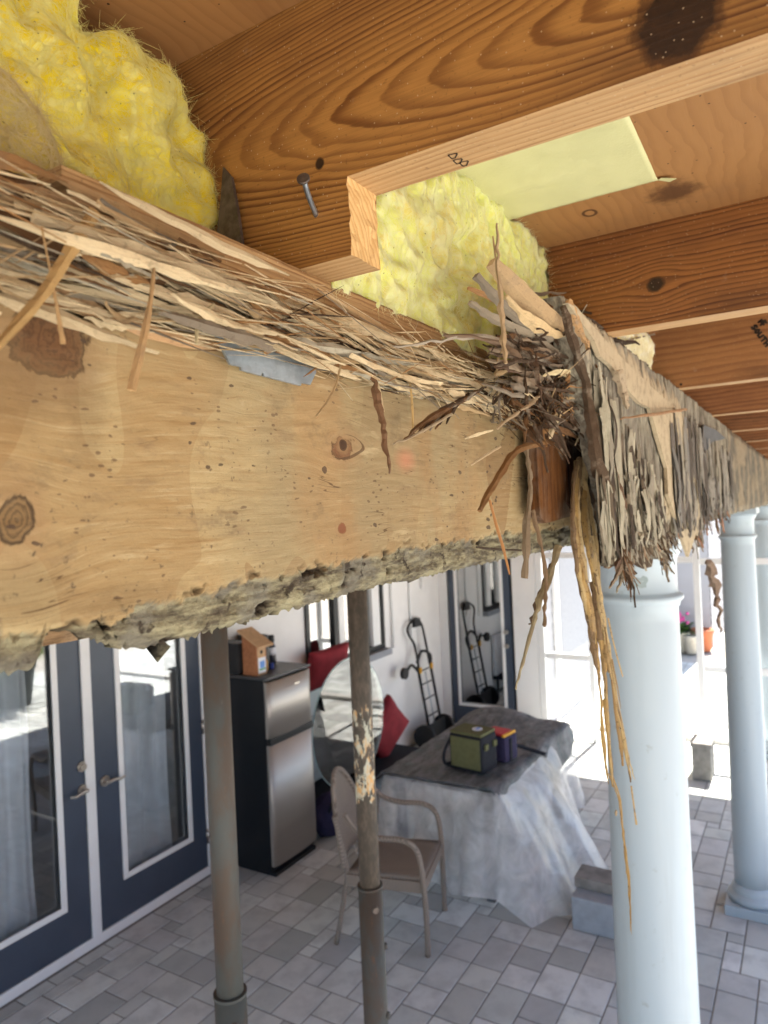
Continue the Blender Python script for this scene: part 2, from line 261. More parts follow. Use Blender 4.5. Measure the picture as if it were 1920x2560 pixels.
def plasticm():
    g=Mat('clear_plastic_sheet',.15,.8); v=g.co(); t=g.t; o=[q for q in t.nodes if q.type=='OUTPUT_MATERIAL'][0]
    n=g.noi(v,6.,4,.6,1.); cr=g.vor(g.scl(g.n('ShaderNodeTexCoord').outputs['Object'],(1,1,.6)),5.); h=g.M('ADD',g.M('MULTIPLY',cr,1.2),g.noi(v,4.,4,.55,1.5))
    b=g.n('ShaderNodeBump'); b.inputs['Strength'].default_value=.35; b.inputs['Distance'].default_value=.04; g.put(b.inputs['Height'],h)
    tr=g.n('ShaderNodeBsdfTransparent'); tr.inputs[0].default_value=(.93,.94,.95,1); df=g.n('ShaderNodeBsdfDiffuse'); df.inputs[0].default_value=(.93,.94,.96,1); tl=g.n('ShaderNodeBsdfTranslucent'); tl.inputs[0].default_value=(.93,.94,.96,1); gl=g.n('ShaderNodeBsdfGlossy'); gl.inputs['Roughness'].default_value=.34; gl.inputs[0].default_value=(.95,.92,.88,1)
    for q in (df,tl,gl): g.put(q.inputs['Normal'],b.outputs[0])
    def mx(f,a,c): q=g.n('ShaderNodeMixShader'); g.put(q.inputs[0],f); t.links.new(a,q.inputs[1]); t.links.new(c,q.inputs[2]); return q.outputs[0]
    lw=g.n('ShaderNodeLayerWeight'); lw.inputs[0].default_value=.35; g.put(lw.inputs['Normal'],b.outputs[0])
    base=mx(g.ss(n,.3,.7,.32,.60),tr.outputs[0],mx(.45,df.outputs[0],tl.outputs[0])); t.links.new(mx(g.M('MULTIPLY_ADD',lw.outputs['Fresnel'],.10,.02),base,gl.outputs[0]),o.inputs[0]); return g.m
m_plas=plasticm()
def tarpm():
    g=Mat('grey_tarp',.6,.3); v=g.co(); n=g.noi(g.scl(v,(5,14,5)),1.,5,.7); c=g.mix(g.ss(n,.35,.68),(.075,.085,.09),(.22,.225,.24)); c=g.mix(g.ss(g.noi(v,9.,3),.55,.7,0,.4),c,(.08,.16,.16)); g.col(c); g.bump(g.noi(v,18.,5,.7,.8),.8,.02); return g.m
m_tarp=tarpm()
m_red=plain('red_cushion',(.26,.025,.035),.8,0,.2,.25,9.,.2)
m_wick=None
def wickm():
    g=Mat('tan_wicker',.6,.3); v=g.co(); x=g.xyz(v); a=g.M('SINE',g.M('MULTIPLY',x[2],420.)); b=g.M('SINE',g.M('MULTIPLY',g.M('ADD',x[0],x[1]),420.))
    w=g.M('MULTIPLY',a,b); g.col(g.mix(g.ss(w,-.5,.6),(.15,.12,.095),(.38,.32,.265))); g.bump(w,.6,.003); return g.m
m_wick=wickm()
m_siding=plain('white_lap_siding',(.42,.42,.44),.6,0,.3,.05,2.)
m_orange=plain('terracotta',(.50,.16,.07),.7); m_cpot=plain('cream_glazed_pot',(.62,.58,.48),.4); m_bpot=plain('blue_glazed_pot',(.02,.05,.30),.25); m_leaf=plain('leaf_green',(.07,.15,.03),.6,0,.3,.4,30.); m_leafy=plain('leaf_lime',(.30,.36,.06),.6,0,.3,.4,30.); m_pink=plain('pink_petals',(.65,.08,.30),.6)
m_concb=plain('concrete_block',(.28,.27,.25),.9,0,.1,.3,14.,.4)
m_paper=plain('yellow_facing_paper',(.60,.59,.31),.55,0,.3,.06,14.,.25,260.)
m_ink=plain('black_ink',(.03,.022,.015),.8)
m_cedar=plain('cedar_wood',(.40,.17,.08),.7,0,.2,.3,40.); m_cedl=plain('pine_birdhouse_wood',(.56,.36,.20),.7,0,.2,.2,40.)
m_olive=plain('olive_fabric',(.13,.135,.065),.85,0,.2,.15,30.,.3); m_bagk=plain('black_fabric',(.018,.02,.028),.8,0,.2,.2,30.,.3); m_purp=plain('navy_purple_fabric',(.035,.03,.075),.8,0,.2,.2,30.,.3)
m_redp=plain('red_lid',(.60,.04,.06),.5); m_yel=plain('yellow_trim',(.70,.36,.02),.6); m_lite=plain('white_label',(.75,.78,.85),.5); m_blue=plain('blue_print',(.12,.30,.75),.5); m_grn=plain('green_print',(.05,.28,.12),.5)
def pavm():
    g=Mat('concrete_pavers',.85,.15); v=g.co(); c=g.attr('Col'); n=g.noi(v,7.,4,.6); n2=g.noi(v,150.,3,.7)
    c=g.mix(g.ss(n,.4,.68,0.,.45),c,(.37,.385,.375)); c=g.mix(g.ss(n2,.5,.75,0,.3),c,(.29,.30,.29)); g.col(c); g.bump(n2,.4,.002); return g.m
m_pav=pavm()
m_joint=plain('joint_sand',(.24,.23,.21),.95,0,.1,.3,90.,.3)
m_ground=plain('sunlit_ground',(.50,.47,.42),.9,0,.1,.12,1.5)
# ---------------------------------------------------------------- object helpers
def setp(o,label=None,cat=None,group=None,kind=None):
    for k,v in (('label',label),('category',cat),('group',group),('kind',kind)):
        if v: o[k]=v
    return o
def link(name,bm,mats,parent=None,smooth=False,**k):
    me=bpy.data.meshes.new(name); bm.to_mesh(me); bm.free()
    for q in (mats if isinstance(mats,list) else [mats]): me.materials.append(q)
    if smooth:
        for p in me.polygons: p.use_smooth=True
    o=bpy.data.objects.new(name,me); S.collection.objects.link(o)
    if parent: o.parent=parent; o.matrix_parent_inverse=Matrix.Translation(-parent.location) if parent.type=='EMPTY' and not parent.get('_l') else Matrix.Identity(4)
    return setp(o,**k)
def empty(name,loc,label,cat,group=None,local=False):
    o=bpy.data.objects.new(name,None); S.collection.objects.link(o); o.location=loc; o.empty_display_size=.05
    return setp(o,label,cat,group)
def BM(): return bmesh.new()
def box(bm,x0,x1,y0,y1,z0,z1,bev=0.,mi=0,M=None):
    vs=[bm.verts.new(Vector(p)) for p in [(x0,y0,z0),(x1,y0,z0),(x1,y1,z0),(x0,y1,z0),(x0,y0,z1),(x1,y0,z1),(x1,y1,z1),(x0,y1,z1)]]
    fs=[bm.faces.new([vs[i] for i in f]) for f in [(3,2,1,0),(4,5,6,7),(0,1,5,4),(1,2,6,5),(2,3,7,6),(3,0,4,7)]]
    for f in fs: f.material_index=mi
    if M is not None: bmesh.ops.transform(bm,matrix=M,verts=vs)
    if bev>0:
        es={e for f in fs for e in f.edges}
        r=bmesh.ops.bevel(bm,geom=list(es),offset=bev,segments=2,profile=.7,affect='EDGES',clamp_overlap=True)
        for f in r['faces']: f.material_index=mi
    return bm
def tube(bm,pts,r,seg=10,cap=True,mi=0,flat=1.):
    pts=[Vector(p) for p in pts]; rs=r if isinstance(r,(list,tuple)) else [r]*len(pts); rings=[]
    n=None
    for i,p in enumerate(pts):
        t=(pts[min(i+1,len(pts)-1)]-pts[max(i-1,0)]).normalized()
        if n is None: n=t.orthogonal().normalized()
        else: n=(n-t*n.dot(t)); n=n.normalized() if n.length>1e-6 else t.orthogonal().normalized()
        b=t.cross(n); rings.append([bm.verts.new(p+(n*math.cos(a)+b*math.sin(a)*flat)*rs[i]) for a in [2*math.pi*k/seg for k in range(seg)]])
    for a,b in zip(rings,rings[1:]):
        for k in range(seg):
            f=bm.faces.new([a[k],a[(k+1)%seg],b[(k+1)%seg],b[k]]); f.smooth=True; f.material_index=mi
    if cap:
        for q in (rings[0][::-1],rings[-1]): f=bm.faces.new(q); f.material_index=mi
    return bm
def smoothpts(P,n=6):
    P=[Vector(p) for p in P]; out=[]
    for i in range(len(P)-1):
        a,b,c,d=P[max(i-1,0)],P[i],P[i+1],P[min(i+2,len(P)-1)]
        for k in range(n):
            t=k/n; out.append(.5*((2*b)+(c-a)*t+(2*a-5*b+4*c-d)*t*t+(3*b-a-3*c+d)*t**3))
    out.append(P[-1]); return out
def lathe(bm,prof,cx,cy,seg=48,mi=0):
    rings=[[bm.verts.new((cx+r*math.cos(2*math.pi*k/seg),cy+r*math.sin(2*math.pi*k/seg),z)) for k in range(seg)] for r,z in prof]
    for a,b in zip(rings,rings[1:]):
        for k in range(seg): f=bm.faces.new([a[k],a[(k+1)%seg],b[(k+1)%seg],b[k]]); f.smooth=True; f.material_index=mi
    bm.faces.new(rings[0][::-1]); bm.faces.new(rings[-1]); return bm
def prism(bm,pts,d,mi=0):
    """closed polygon of 3D points extruded by vector d"""
    d=Vector(d); a=[bm.verts.new(Vector(p)) for p in pts]; b=[bm.verts.new(Vector(p)+d) for p in pts]; n=len(a)
    fs=[bm.faces.new(a[::-1]),bm.faces.new(b)]+[bm.faces.new([a[i],a[(i+1)%n],b[(i+1)%n],b[i]]) for i in range(n)]
    for f in fs: f.material_index=mi
    return fs
def ribbon(bm,pts,ws,th,col,hint=Vector((0,-1,0)),jag=.15,rs=random,tip=True):
    """flat torn strip along pts, widths ws; colour + UV along the strip"""
    cl=bm.loops.layers.float_color.get('Col') or bm.loops.layers.float_color.new('Col'); uv=bm.loops.layers.uv.get('UV') or bm.loops.layers.uv.new('UV')
    pts=[Vector(p) for p in pts]; n=len(pts); rings=[]; L=0; off=rs.uniform(0,50); Ls=[]
    for i,p in enumerate(pts):
        t=(pts[min(i+1,n-1)]-pts[max(i-1,0)]); t.normalize(); side=t.cross(hint)
        if side.length<1e-4: side=t.orthogonal()
        side.normalize(); nn=side.cross(t).normalized()
        if i: L+=(p-pts[i-1]).length
        Ls.append(L); w=(ws[i] if isinstance(ws,(list,tuple)) else ws)*.5*(1+rs.uniform(-jag,jag)); w2=w*(1+rs.uniform(-jag,jag)); h=th*.5
        rings.append([bm.verts.new(q) for q in (p-side*w+nn*h*rs.uniform(-.4,.4),p+nn*h,p+side*w2+nn*h*rs.uniform(-.4,.4),p-nn*h)])
    fs=[]
    W0=(max(ws) if isinstance(ws,(list,tuple)) else ws)
    for i in range(n-1):
        a,b=rings[i],rings[i+1]
        for k in range(4):
            f=bm.faces.new([a[k],a[(k+1)%4],b[(k+1)%4],b[k]]); fs.append(f)
            vv=(0,1,2,1,0)
            for l,(u,w) in zip(f.loops,((Ls[i],vv[k]),(Ls[i],vv[k+1]),(Ls[i+1],vv[k+1]),(Ls[i+1],vv[k]))):
                l[uv].uv=(off+u*12,off+w*W0*60)
    fs.append(bm.faces.new(rings[0][::-1])); fs.append(bm.faces.new(rings[-1]))
    for f in fs:
        for l in f.loops: l[cl]=(col[0],col[1],col[2],1)
    return bm
# ================================================================ SETTING
rnd=random.Random(5)
bm=BM(); box(bm,-60,140,-90,90,-.4,-.02); link('ground',bm,m_ground,kind='structure')
# paved patio: real tiles on a bed of sand
bm=BM(); box(bm,.6,11.9,-4.2,3.85,-.019,-.004); link('paving_bed',bm,m_joint,kind='structure')
bm=BM(); cl=bm.loops.layers.float_color.new('Col'); U=.094; NX,NY=120,85; occ=[[False]*NY for _ in range(NX)]
sizes=[(3,2),(2,3),(2,2),(3,2),(2,2),(3,2),(2,1),(1,2),(1,1)]
for i in range(NX):
    for j in range(NY):
        if occ[i][j]: continue
        ss=sizes[:]; rnd.shuffle(ss); ss.sort(key=lambda q:-(q[0]*q[1]>2)*rnd.random())
        for w,h in ss+[(1,1)]:
            if i+w<=NX and j+h<=NY and all(not occ[a][b] for a in range(i,i+w) for b in range(j,j+h)): break
        for a in range(i,i+w):
            for b in range(j,j+h): occ[a][b]=True
        x0,y0=.62+i*U,-4.18+j*U; g=.0035; t=rnd.choice((.40,.46,.50,.53,.56,.60))*rnd.uniform(.93,1.08); t*=1.22; c=(t*rnd.uniform(.94,.98),t*.99,t*rnd.uniform(.93,.97),1)
        X0,X1,Y0,Y1=x0+g,x0+w*U-g,y0+g,y0+h*U-g; e=.003
        if X1-X0<.02: continue
        lo=[bm.verts.new(p) for p in ((X0,Y0,-.003),(X1,Y0,-.003),(X1,Y1,-.003),(X0,Y1,-.003))]; hi=[bm.verts.new(p) for p in ((X0+e,Y0+e,0),(X1-e,Y0+e,0),(X1-e,Y1-e,0),(X0+e,Y1-e,0))]
        fs=[bm.faces.new(hi)]+[bm.faces.new([lo[k],lo[(k+1)%4],hi[(k+1)%4],hi[k]]) for k in range(4)]
        for f in fs:
            for l in f.loops: l[cl]=c
link('patio_paving',bm,m_pav,kind='structure')
# subfloor above
bm=BM(); box(bm,-2.2,8.3,-.92,4.0,2.9265,2.945); link('subfloor',bm,m_sub,label='orange plywood subfloor sheet resting on top of the joists',cat='subfloor')
# joists, one thing each
NJ=.265
def joist(X0,mside,notch=False,label=None):
    o=empty('floor_joist',(X0+.019,0,2.7926),label,'joist','floor joists under the plywood deck')
    y0,y1,zt,zb=-.86,3.84,2.9262,2.7926
    P=[(y0,zb),(NJ,zb),(NJ,2.738),(y1,2.738),(y1,zt),(y0,zt)] if notch else [(y0,zb),(y1,zb),(y1,zt),(y0,zt)]
    bm=BM(); a=[bm.verts.new((X0,y,z)) for y,z in P]; b=[bm.verts.new((X0+.038,y,z)) for y,z in P]; n=len(P)
    f1=bm.faces.new(a); f2=bm.faces.new(b[::-1]); 
    for i in range(n):
        f=bm.faces.new([a[i],b[i],b[(i+1)%n],a[(i+1)%n]]); 
        f.material_index=1
        if notch and i==1: f.material_index=2
    bmesh.ops.recalc_face_normals(bm,faces=bm.faces)
    if notch:   # rough sawn end: subdivide and jitter
        ef=[f for f in bm.faces if f.material_index==2]; bmesh.ops.subdivide_edges(bm,edges=list({e for f in ef for e in f.edges}),cuts=9,use_grid_fill=True)
        for v in bm.verts:
            if abs(v.co.y-NJ)<1e-5 and v.co.z<2.7925: v.co.y+=.002*nz(v.co.x*90,v.co.z*60,1)+.0006*rnd.uniform(-1,1)
            if abs(v.co.y-NJ)<.012 and abs(v.co.x-X0-.038)<1e-4 and v.co.z<2.79: v.co.x+=.0018*rnd.uniform(-1,1)
    link('joist_board',bm,[mside,m_je,m_end],o)
    return o
joist(.4127,m_j1,True,'nearest orange floor joist with large dark knot and a sawn notch at its end')
joist(1.0,m_j2,False,'reddish brown joist with oval black knot, second from the camera')
joist(1.61,m_j3,False,'joist with black stamped lettering on its side, third from the camera')
labs=['fourth','fifth','sixth','seventh','eighth','ninth','tenth','eleventh']
for i in range(8): joist(2.22+.61*i,m_jg,False,'bare orange floor joist, %s one from the camera along the beam'%labs[i])
joist(-.197,m_jg,False,'unseen floor joist left of the view, added to block light'); joist(-.807,m_jg,False,'unseen floor joist farthest left behind the camera, added to block light')  # both out of view, added to block light
bm=BM(); box(bm,-2.2,8.3,-.90,-.862,2.7926,2.926); link('rim_joist',bm,m_jg,label='outer rim joist closing the joist ends at the deck edge',cat='joist')
# ink stamps
jt=[o for o in bpy.data.objects if o.name=='joist_board'][0]
def inkline(bm,pts,w,nrm):
    for a,b in zip(pts,pts[1:]):
        d=(b-a).normalized(); s=d.cross(nrm)*w*.5; a2=a-d*w*.3; b2=b+d*w*.3
        bm.faces.new([bm.verts.new(q) for q in (a2-s,b2-s,b2+s,a2+s)])
bm=BM()
for ox,oy in ((0,0),(12.5,13.5),(28,19)):
    P=[(1121,389),(1130,397),(1138,395),(1143,385),(1141,383.5),(1123,387),(1121,389)]
    P=[onZ(x+ox,y+oy,2.7922) for x,y in P]; inkline(bm,P,.0009,UP)
link('stamp_mark',bm,m_ink,jt.parent,label='black inked row of three small rounded D shaped marks')
bm=BM()
j3=[o for o in bpy.data.objects if o.name.startswith('joist_board')][2]
def glyph(x,y,w,h,ang,kind):
    ca,sa=math.cos(ang),math.sin(ang); T=lambda u,v: onX(x+u*w*ca-v*h*sa,y+u*w*sa+v*h*ca,1.6095)
    sh={'S':[(.5,-.4),(0,-.5),(-.4,-.25),(0,0),(.45,.25),(0,.5),(-.5,.4)],'O':[(-.5,0),(0,-.5),(.5,0),(0,.5),(-.5,0)],'U':[(-.5,-.5),(-.4,.4),(.4,.4),(.5,-.5)],'T':[(-.5,-.5),(.5,-.5),(0,-.5),(0,.5)],'H':[(-.45,-.5),(-.45,.5),(-.45,0),(.45,0),(.45,.5),(.45,-.5)],'C':[(.5,-.4),(-.3,-.5),(-.5,.2),(0,.5),(.5,.3)]}[kind]
    inkline(bm,[T(*q) for q in sh],.004,Vector((1,0,0)))
for k,(x,y) in zip('SOUTH',[(1886,818),(1893,828),(1901,838),(1909,849),(1917,859)]): glyph(x,y,9,13,R(52),k)
glyph(1903,806,10,12,R(52),'H'); glyph(1910,806,9,11,R(52),'C')
link('stamp_lettering',bm,m_ink,j3.parent)
# ================================================================ BEAM
beam=empty('support_beam',(.8,.39,2.49),'broken termite eaten support beam with splintered top running under the joists','beam')
zb_px=[(-120,1712),(0,1700),(60,1682),(104,1672),(110,1650),(113,1622),(128,1596),(150,1582),(175,1580),(215,1590),(255,1600),(300,1618),(345,1626),(400,1619),(470,1604),(560,1577),(700,1537),(900,1480),(1000,1457),(1150,1424),(1300,1393),(1420,1366),(1600,1330)]
zb_px2=[(onY(x,y,.3).x,onY(x,y,.3).z) for x,y in zb_px]
zr_px=[(-120,1590),(0,1588),(110,1590),(190,1572),(290,1548),(350,1520),(430,1498),(520,1476),(640,1452),(760,1436),(900,1402),(1000,1376),(1150,1352),(1300,1330),(1600,1300)]
zr2=[(onY(x,y,.3).x,onY(x,y,.3).z) for x,y in zr_px]
ztop=lambda x:2.664-.004*sst(.3,.2,x)
bm=BM(); wl=bm.loops.layers.float_color.new('wear_shade'); dx=.0022; X0,X1=.12,1.12; nx=int((X1-X0)/dx); nzc=92; V={}
info={}
for i in range(nx+1):
    x=X0+i*dx; zb=ter(zb_px2,x)+.0022*nz(x*220,3)+.0012*rnd.uniform(-1,1); zt=ztop(x)
    for j in range(nzc+1):
        t=j/nzc; z=zb+(zt-zb)*t; zr=ter(zr2,x)+.005*nz(x*38,1.7,z*60)+.0035*nz(x*190,4.7,z*240)
        rot=sst(.0012,-.0012,z-zr); pit=0
        y=.3+.0005*nz(x*40,5,z*250)
        if rot>0:
            y+=rot*(.0022+.0014*nz(x*9,1,z*110)+.0015*nz(x*34,2,z*380)+.0009*nz(x*160,7,z*700)+.0003*rnd.uniform(-1,1))
            e=sst(0,.005,z-zb); y+=(1-e)*.004
        ed=abs(z-zr); q=nz(x*55,9,z*120); 
        if ed<.007 and q>.36: pit=sst(.36,.5,q)*(1-ed/.007); y+=.006*pit
        q2=nz(x*30,19,z*60)
        if rot>.5 and q2>.5: pit=max(pit,sst(.5,.6,q2)); y+=.006*sst(.5,.6,q2)
        V[i,j]=bm.verts.new((x,y,z)); info[i,j]=(rot,pit)
for i in range(nx):
    x=X0+i*dx
    for j in range(nzc):
        z=V[i,j].co.z
        if x<.245:   # holes in the rotten left end
            hq=nz(x*120,31,z*120)
            if info[i,j][0]>.5 and hq>.33 and x>.188: continue
        f=bm.faces.new([V[i,j],V[i,j+1],V[i+1,j+1],V[i+1,j]]); f.smooth=True
        for l,k in zip(f.loops,((i,j),(i,j+1),(i+1,j+1),(i+1,j))): r_,p_=info[k]; l[wl]=(r_,p_,0,1)
bmesh.ops.recalc_face_normals(bm,faces=bm.faces)
bmesh.ops.delete(bm,geom=[v for v in bm.verts if not v.link_faces],context='VERTS')
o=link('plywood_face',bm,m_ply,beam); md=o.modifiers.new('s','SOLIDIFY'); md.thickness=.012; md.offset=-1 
if o.data.polygons[100].normal.y>0: md.offset=1
# core: rough dark slab behind
def slab(x0,x1,y,z0,z1,depth,nx,nz_,amp,fn=None,ragged=0.,sx=20,sz=60,wear_shade=None):
    bm=BM(); wl=bm.loops.layers.float_color.new('wear_shade'); V={}
    for i in range(nx+1):
        x=x0+(x1-x0)*i/nx; zz0=z0(x) if callable(z0) else z0; zz1=z1(x) if callable(z1) else z1
        zz0+=ragged*nz(x*130,2); 
        for j in range(nz_+1):
            z=zz0+(zz1-zz0)*j/nz_; yy=(y(x,z) if callable(y) else y)+amp*nz(x*sx,y if not callable(y) else 0,z*sz,4)
            V[i,j]=bm.verts.new((x,yy,z))
    for i in range(nx):
        for j in range(nz_):
            f=bm.faces.new([V[i,j],V[i+1,j],V[i+1,j+1],V[i,j+1]]); f.smooth=True
            for l in f.loops:
                w=wear_shade(l.vert.co) if wear_shade else (1,0); l[wl]=(w[0],w[1],0,1)
    # close with a back
    B={k:bm.verts.new((v.co.x,v.co.y+depth,v.co.z)) for k,v in V.items() if k[0] in (0,nx) or k[1] in (0,nz_)}
    ring=[(i,0) for i in range(nx+1)]+[(nx,j) for j in range(1,nz_+1)]+[(i,nz_) for i in range(nx-1,-1,-1)]+[(0,j) for j in range(nz_-1,0,-1)]
    for a,b in zip(ring,ring[1:]+ring[:1]):
        f=bm.faces.new([V[a],B[a],B[b],V[b]])
        for l in f.loops: l[wl]=(1,0,0,1)
    bm.faces.new([B[k] for k in ring])
    bmesh.ops.recalc_face_normals(bm,faces=bm.faces); return bm
link('beam_core',slab(-1.2,7.6,.333,lambda x:2.50,2.7375,.13,700,26,.010,sx=14,sz=45,wear_shade=lambda c:(1,.85*sst(.66,.82,c.x))),m_core,beam)  # darkens towards the broken end: shade of the hollow painted into the colour
# upper board strip with torn lower edge
tz=lambda x:2.702+.007*nz(x*9,3)+.004*nz(x*70,8)-.010*sst(.6,.95,x)+.03*sst(.27,.22,x)
link('top_board',slab(.222,1.0,.3095,tz,2.738,.02,330,16,.0012,sx=30,sz=200),m_topb,beam)
# torn layers between, colour darkened to stand in for shade in the splinter gaps
tn=slab(.12,1.0,.322,2.655,2.712,.012,400,24,.007,sx=9,sz=130,wear_shade=lambda c:(1,.6+.35*sst(.62,.78,c.x)))
link('torn_backing',tn,m_core,beam)
CR=(.72,.58,.36); TA=(.50,.35,.185); OR=(.36,.19,.075); GY=(.24,.20,.15); DK=(.055,.033,.02); BR=(.15,.075,.032); GG=(.45,.41,.31)
def pick(w): 
    c=rnd.choices((CR,TA,OR,GY,DK,BR,GG),w)[0]; k=rnd.uniform(.8,1.15); return tuple(q*k for q in c)
def randsplinter(bm,big=False):
    t=rnd.random()**.8; x=.13+t*.82
    dk=sst(.62,.93,x)+.25*sst(.3,.2,x)
    z=rnd.uniform(2.662,2.706)+(.012 if x<.3 else 0)*rnd.uniform(-1,1.6)
    z-=.010*sst(.75,.95,x)
    y=.3+rnd.uniform(-.022,.02)+ (z-2.68)*.3
    if x<.3: y-=.01*rnd.random()
    L=rnd.uniform(.035,.15) if big else rnd.uniform(.02,.09); w=rnd.uniform(.004,.012) if big else rnd.uniform(.0012,.006)
    az=rnd.gauss(-.04,.045); ay=rnd.gauss(0,.07); n=10; d=Vector((1,ay,az)).normalized()
    bend=rnd.gauss(0,.0018); P=[]
    for k in range(n+1):
        s=k/n-.5; P.append(Vector((x,y,z))+d*L*s+Vector((0,-abs(bend)*(4*s*s),bend*.6*s*s*4))+Vector((0,rnd.gauss(0,.0003),rnd.gauss(0,.00028))))
    W=[w*q*rnd.uniform(.7,1.15) for q in (.1,.45,.75,.95,1,1.05,1,.9,.7,.45,.12)]
    if rnd.random()<.4: W[0]=w*.8
    col=pick((6.2-5*dk,2.6-dk,.5,.7+2*dk,.35+3.6*dk,.4+2.4*dk,.8+dk))
    ribbon(bm,P,W,w*rnd.uniform(.25,.5),col,Vector((rnd.gauss(0,.2),-1,rnd.gauss(.15,.5))),.25,rnd)
for i in range(78):
    bm=BM(); randsplinter(bm,True); link('splinter',bm,m_fib,beam)
bm=BM()
for i in range(70):   # broad pale laminae torn along the grain
    x=.16+.58*rnd.random(); z=2.668+.034*rnd.random(); y=.312+rnd.uniform(-.004,.004); L=rnd.uniform(.08,.2); w=rnd.uniform(.008,.018); P=[Vector((x+L*(k/8-.5),y+rnd.gauss(0,.0004)-.03*(k/8-.5)*rnd.uniform(-.1,.1),z-L*(k/8-.5)*.04)) for k in range(9)]
    ribbon(bm,P,[w*q*rnd.uniform(.8,1.1) for q in (.15,.6,.9,1,1,1,.9,.6,.15)],w*.25,pick((5,3,.6,.6,.1,.3,1)),Vector((0,-1,rnd.gauss(.2,.2))),.25,rnd)
for i in range(760): randsplinter(bm,i%4==0)
for i in range(900):
    x=.13+rnd.random()**.85*.80; dk=sst(.62,.93,x); z=rnd.uniform(2.658,2.708)-.008*sst(.7,.95,x); y=.286+rnd.uniform(-.014,.016); L=rnd.uniform(.012,.10); w=rnd.uniform(.0005,.0019)
    d=Vector((1,rnd.gauss(0,.12),rnd.gauss(-.02,.10 if i%6 else .45))).normalized(); P=[Vector((x,y,z))+d*L*(k/4-.5)+Vector((0,0,rnd.gauss(0,.00012))) for k in range(5)]
    ribbon(bm,P,[w*.2,w*.8,w,w*.7,w*.1],w*.5,pick((6-4*dk,2,.6,.8+dk,.6+3*dk,.5+2*dk,1)),Vector((0,-1,.3)),.2,rnd)
# dark tangle towards the broken end
for i in range(560):
    x=rnd.gauss(.85,.075); 
    if x>1.05: continue
    z=rnd.gauss(2.70,.028) if x>.8 else rnd.gauss(2.672,.012); y=.29+rnd.uniform(-.05,.03); L=rnd.uniform(.012,.06); w=rnd.uniform(.001,.005)
    th=rnd.gauss(0,.55); d=Vector((math.cos(th),rnd.gauss(0,.4),math.sin(th)*.9-.15)).normalized(); P=[]; b=rnd.gauss(0,.010)
    for k in range(7): s=k/6-.5; P.append(Vector((x,y,z))+d*L*s+Vector((0,-abs(b)*4*s*s,b*4*s*s))+Vector([rnd.gauss(0,.001) for _ in range(3)]))
    ribbon(bm,P,[w*q for q in (.2,.8,1,1.1,1,.7,.15)],w*.4,pick((.5,.7,.6,1.8,4.,2.8,.8)),Vector((rnd.gauss(0,.5),-1,rnd.gauss(0,.5))),.4,rnd)
link('torn_fibres',bm,m_fib,beam,kind='stuff')
# traced individual strips: [(px,py,Y,width_px)...]
def strip(pts,col,th=.3,name='splinter',jag=.12,n=5,parent=beam,rough=0.,**k):
    A=[onY(x,y,Y) for x,y,Y,w in pts]; Wm=[w*pxm(a) for (x,y,Y,w),a in zip(pts,A)]
    P=smoothpts(A,n); Ws=[]
    for i in range(len(A)-1):
        for q in range(n): Ws.append(Wm[i]+(Wm[i+1]-Wm[i])*q/n)
    Ws.append(Wm[-1]); 
    if rough: P=[p+Vector([rnd.gauss(0,rough) for _ in range(3)]) for p in P]
    hint=(C0-P[len(P)//2]).normalized()
    bm=BM(); ribbon(bm,P,Ws,max(Ws)*th,col,hint+Vector((rnd.gauss(0,.15),0,rnd.gauss(0,.15))),jag,rnd); return link(name,bm,k.pop('mat',m_fib),parent,**k)
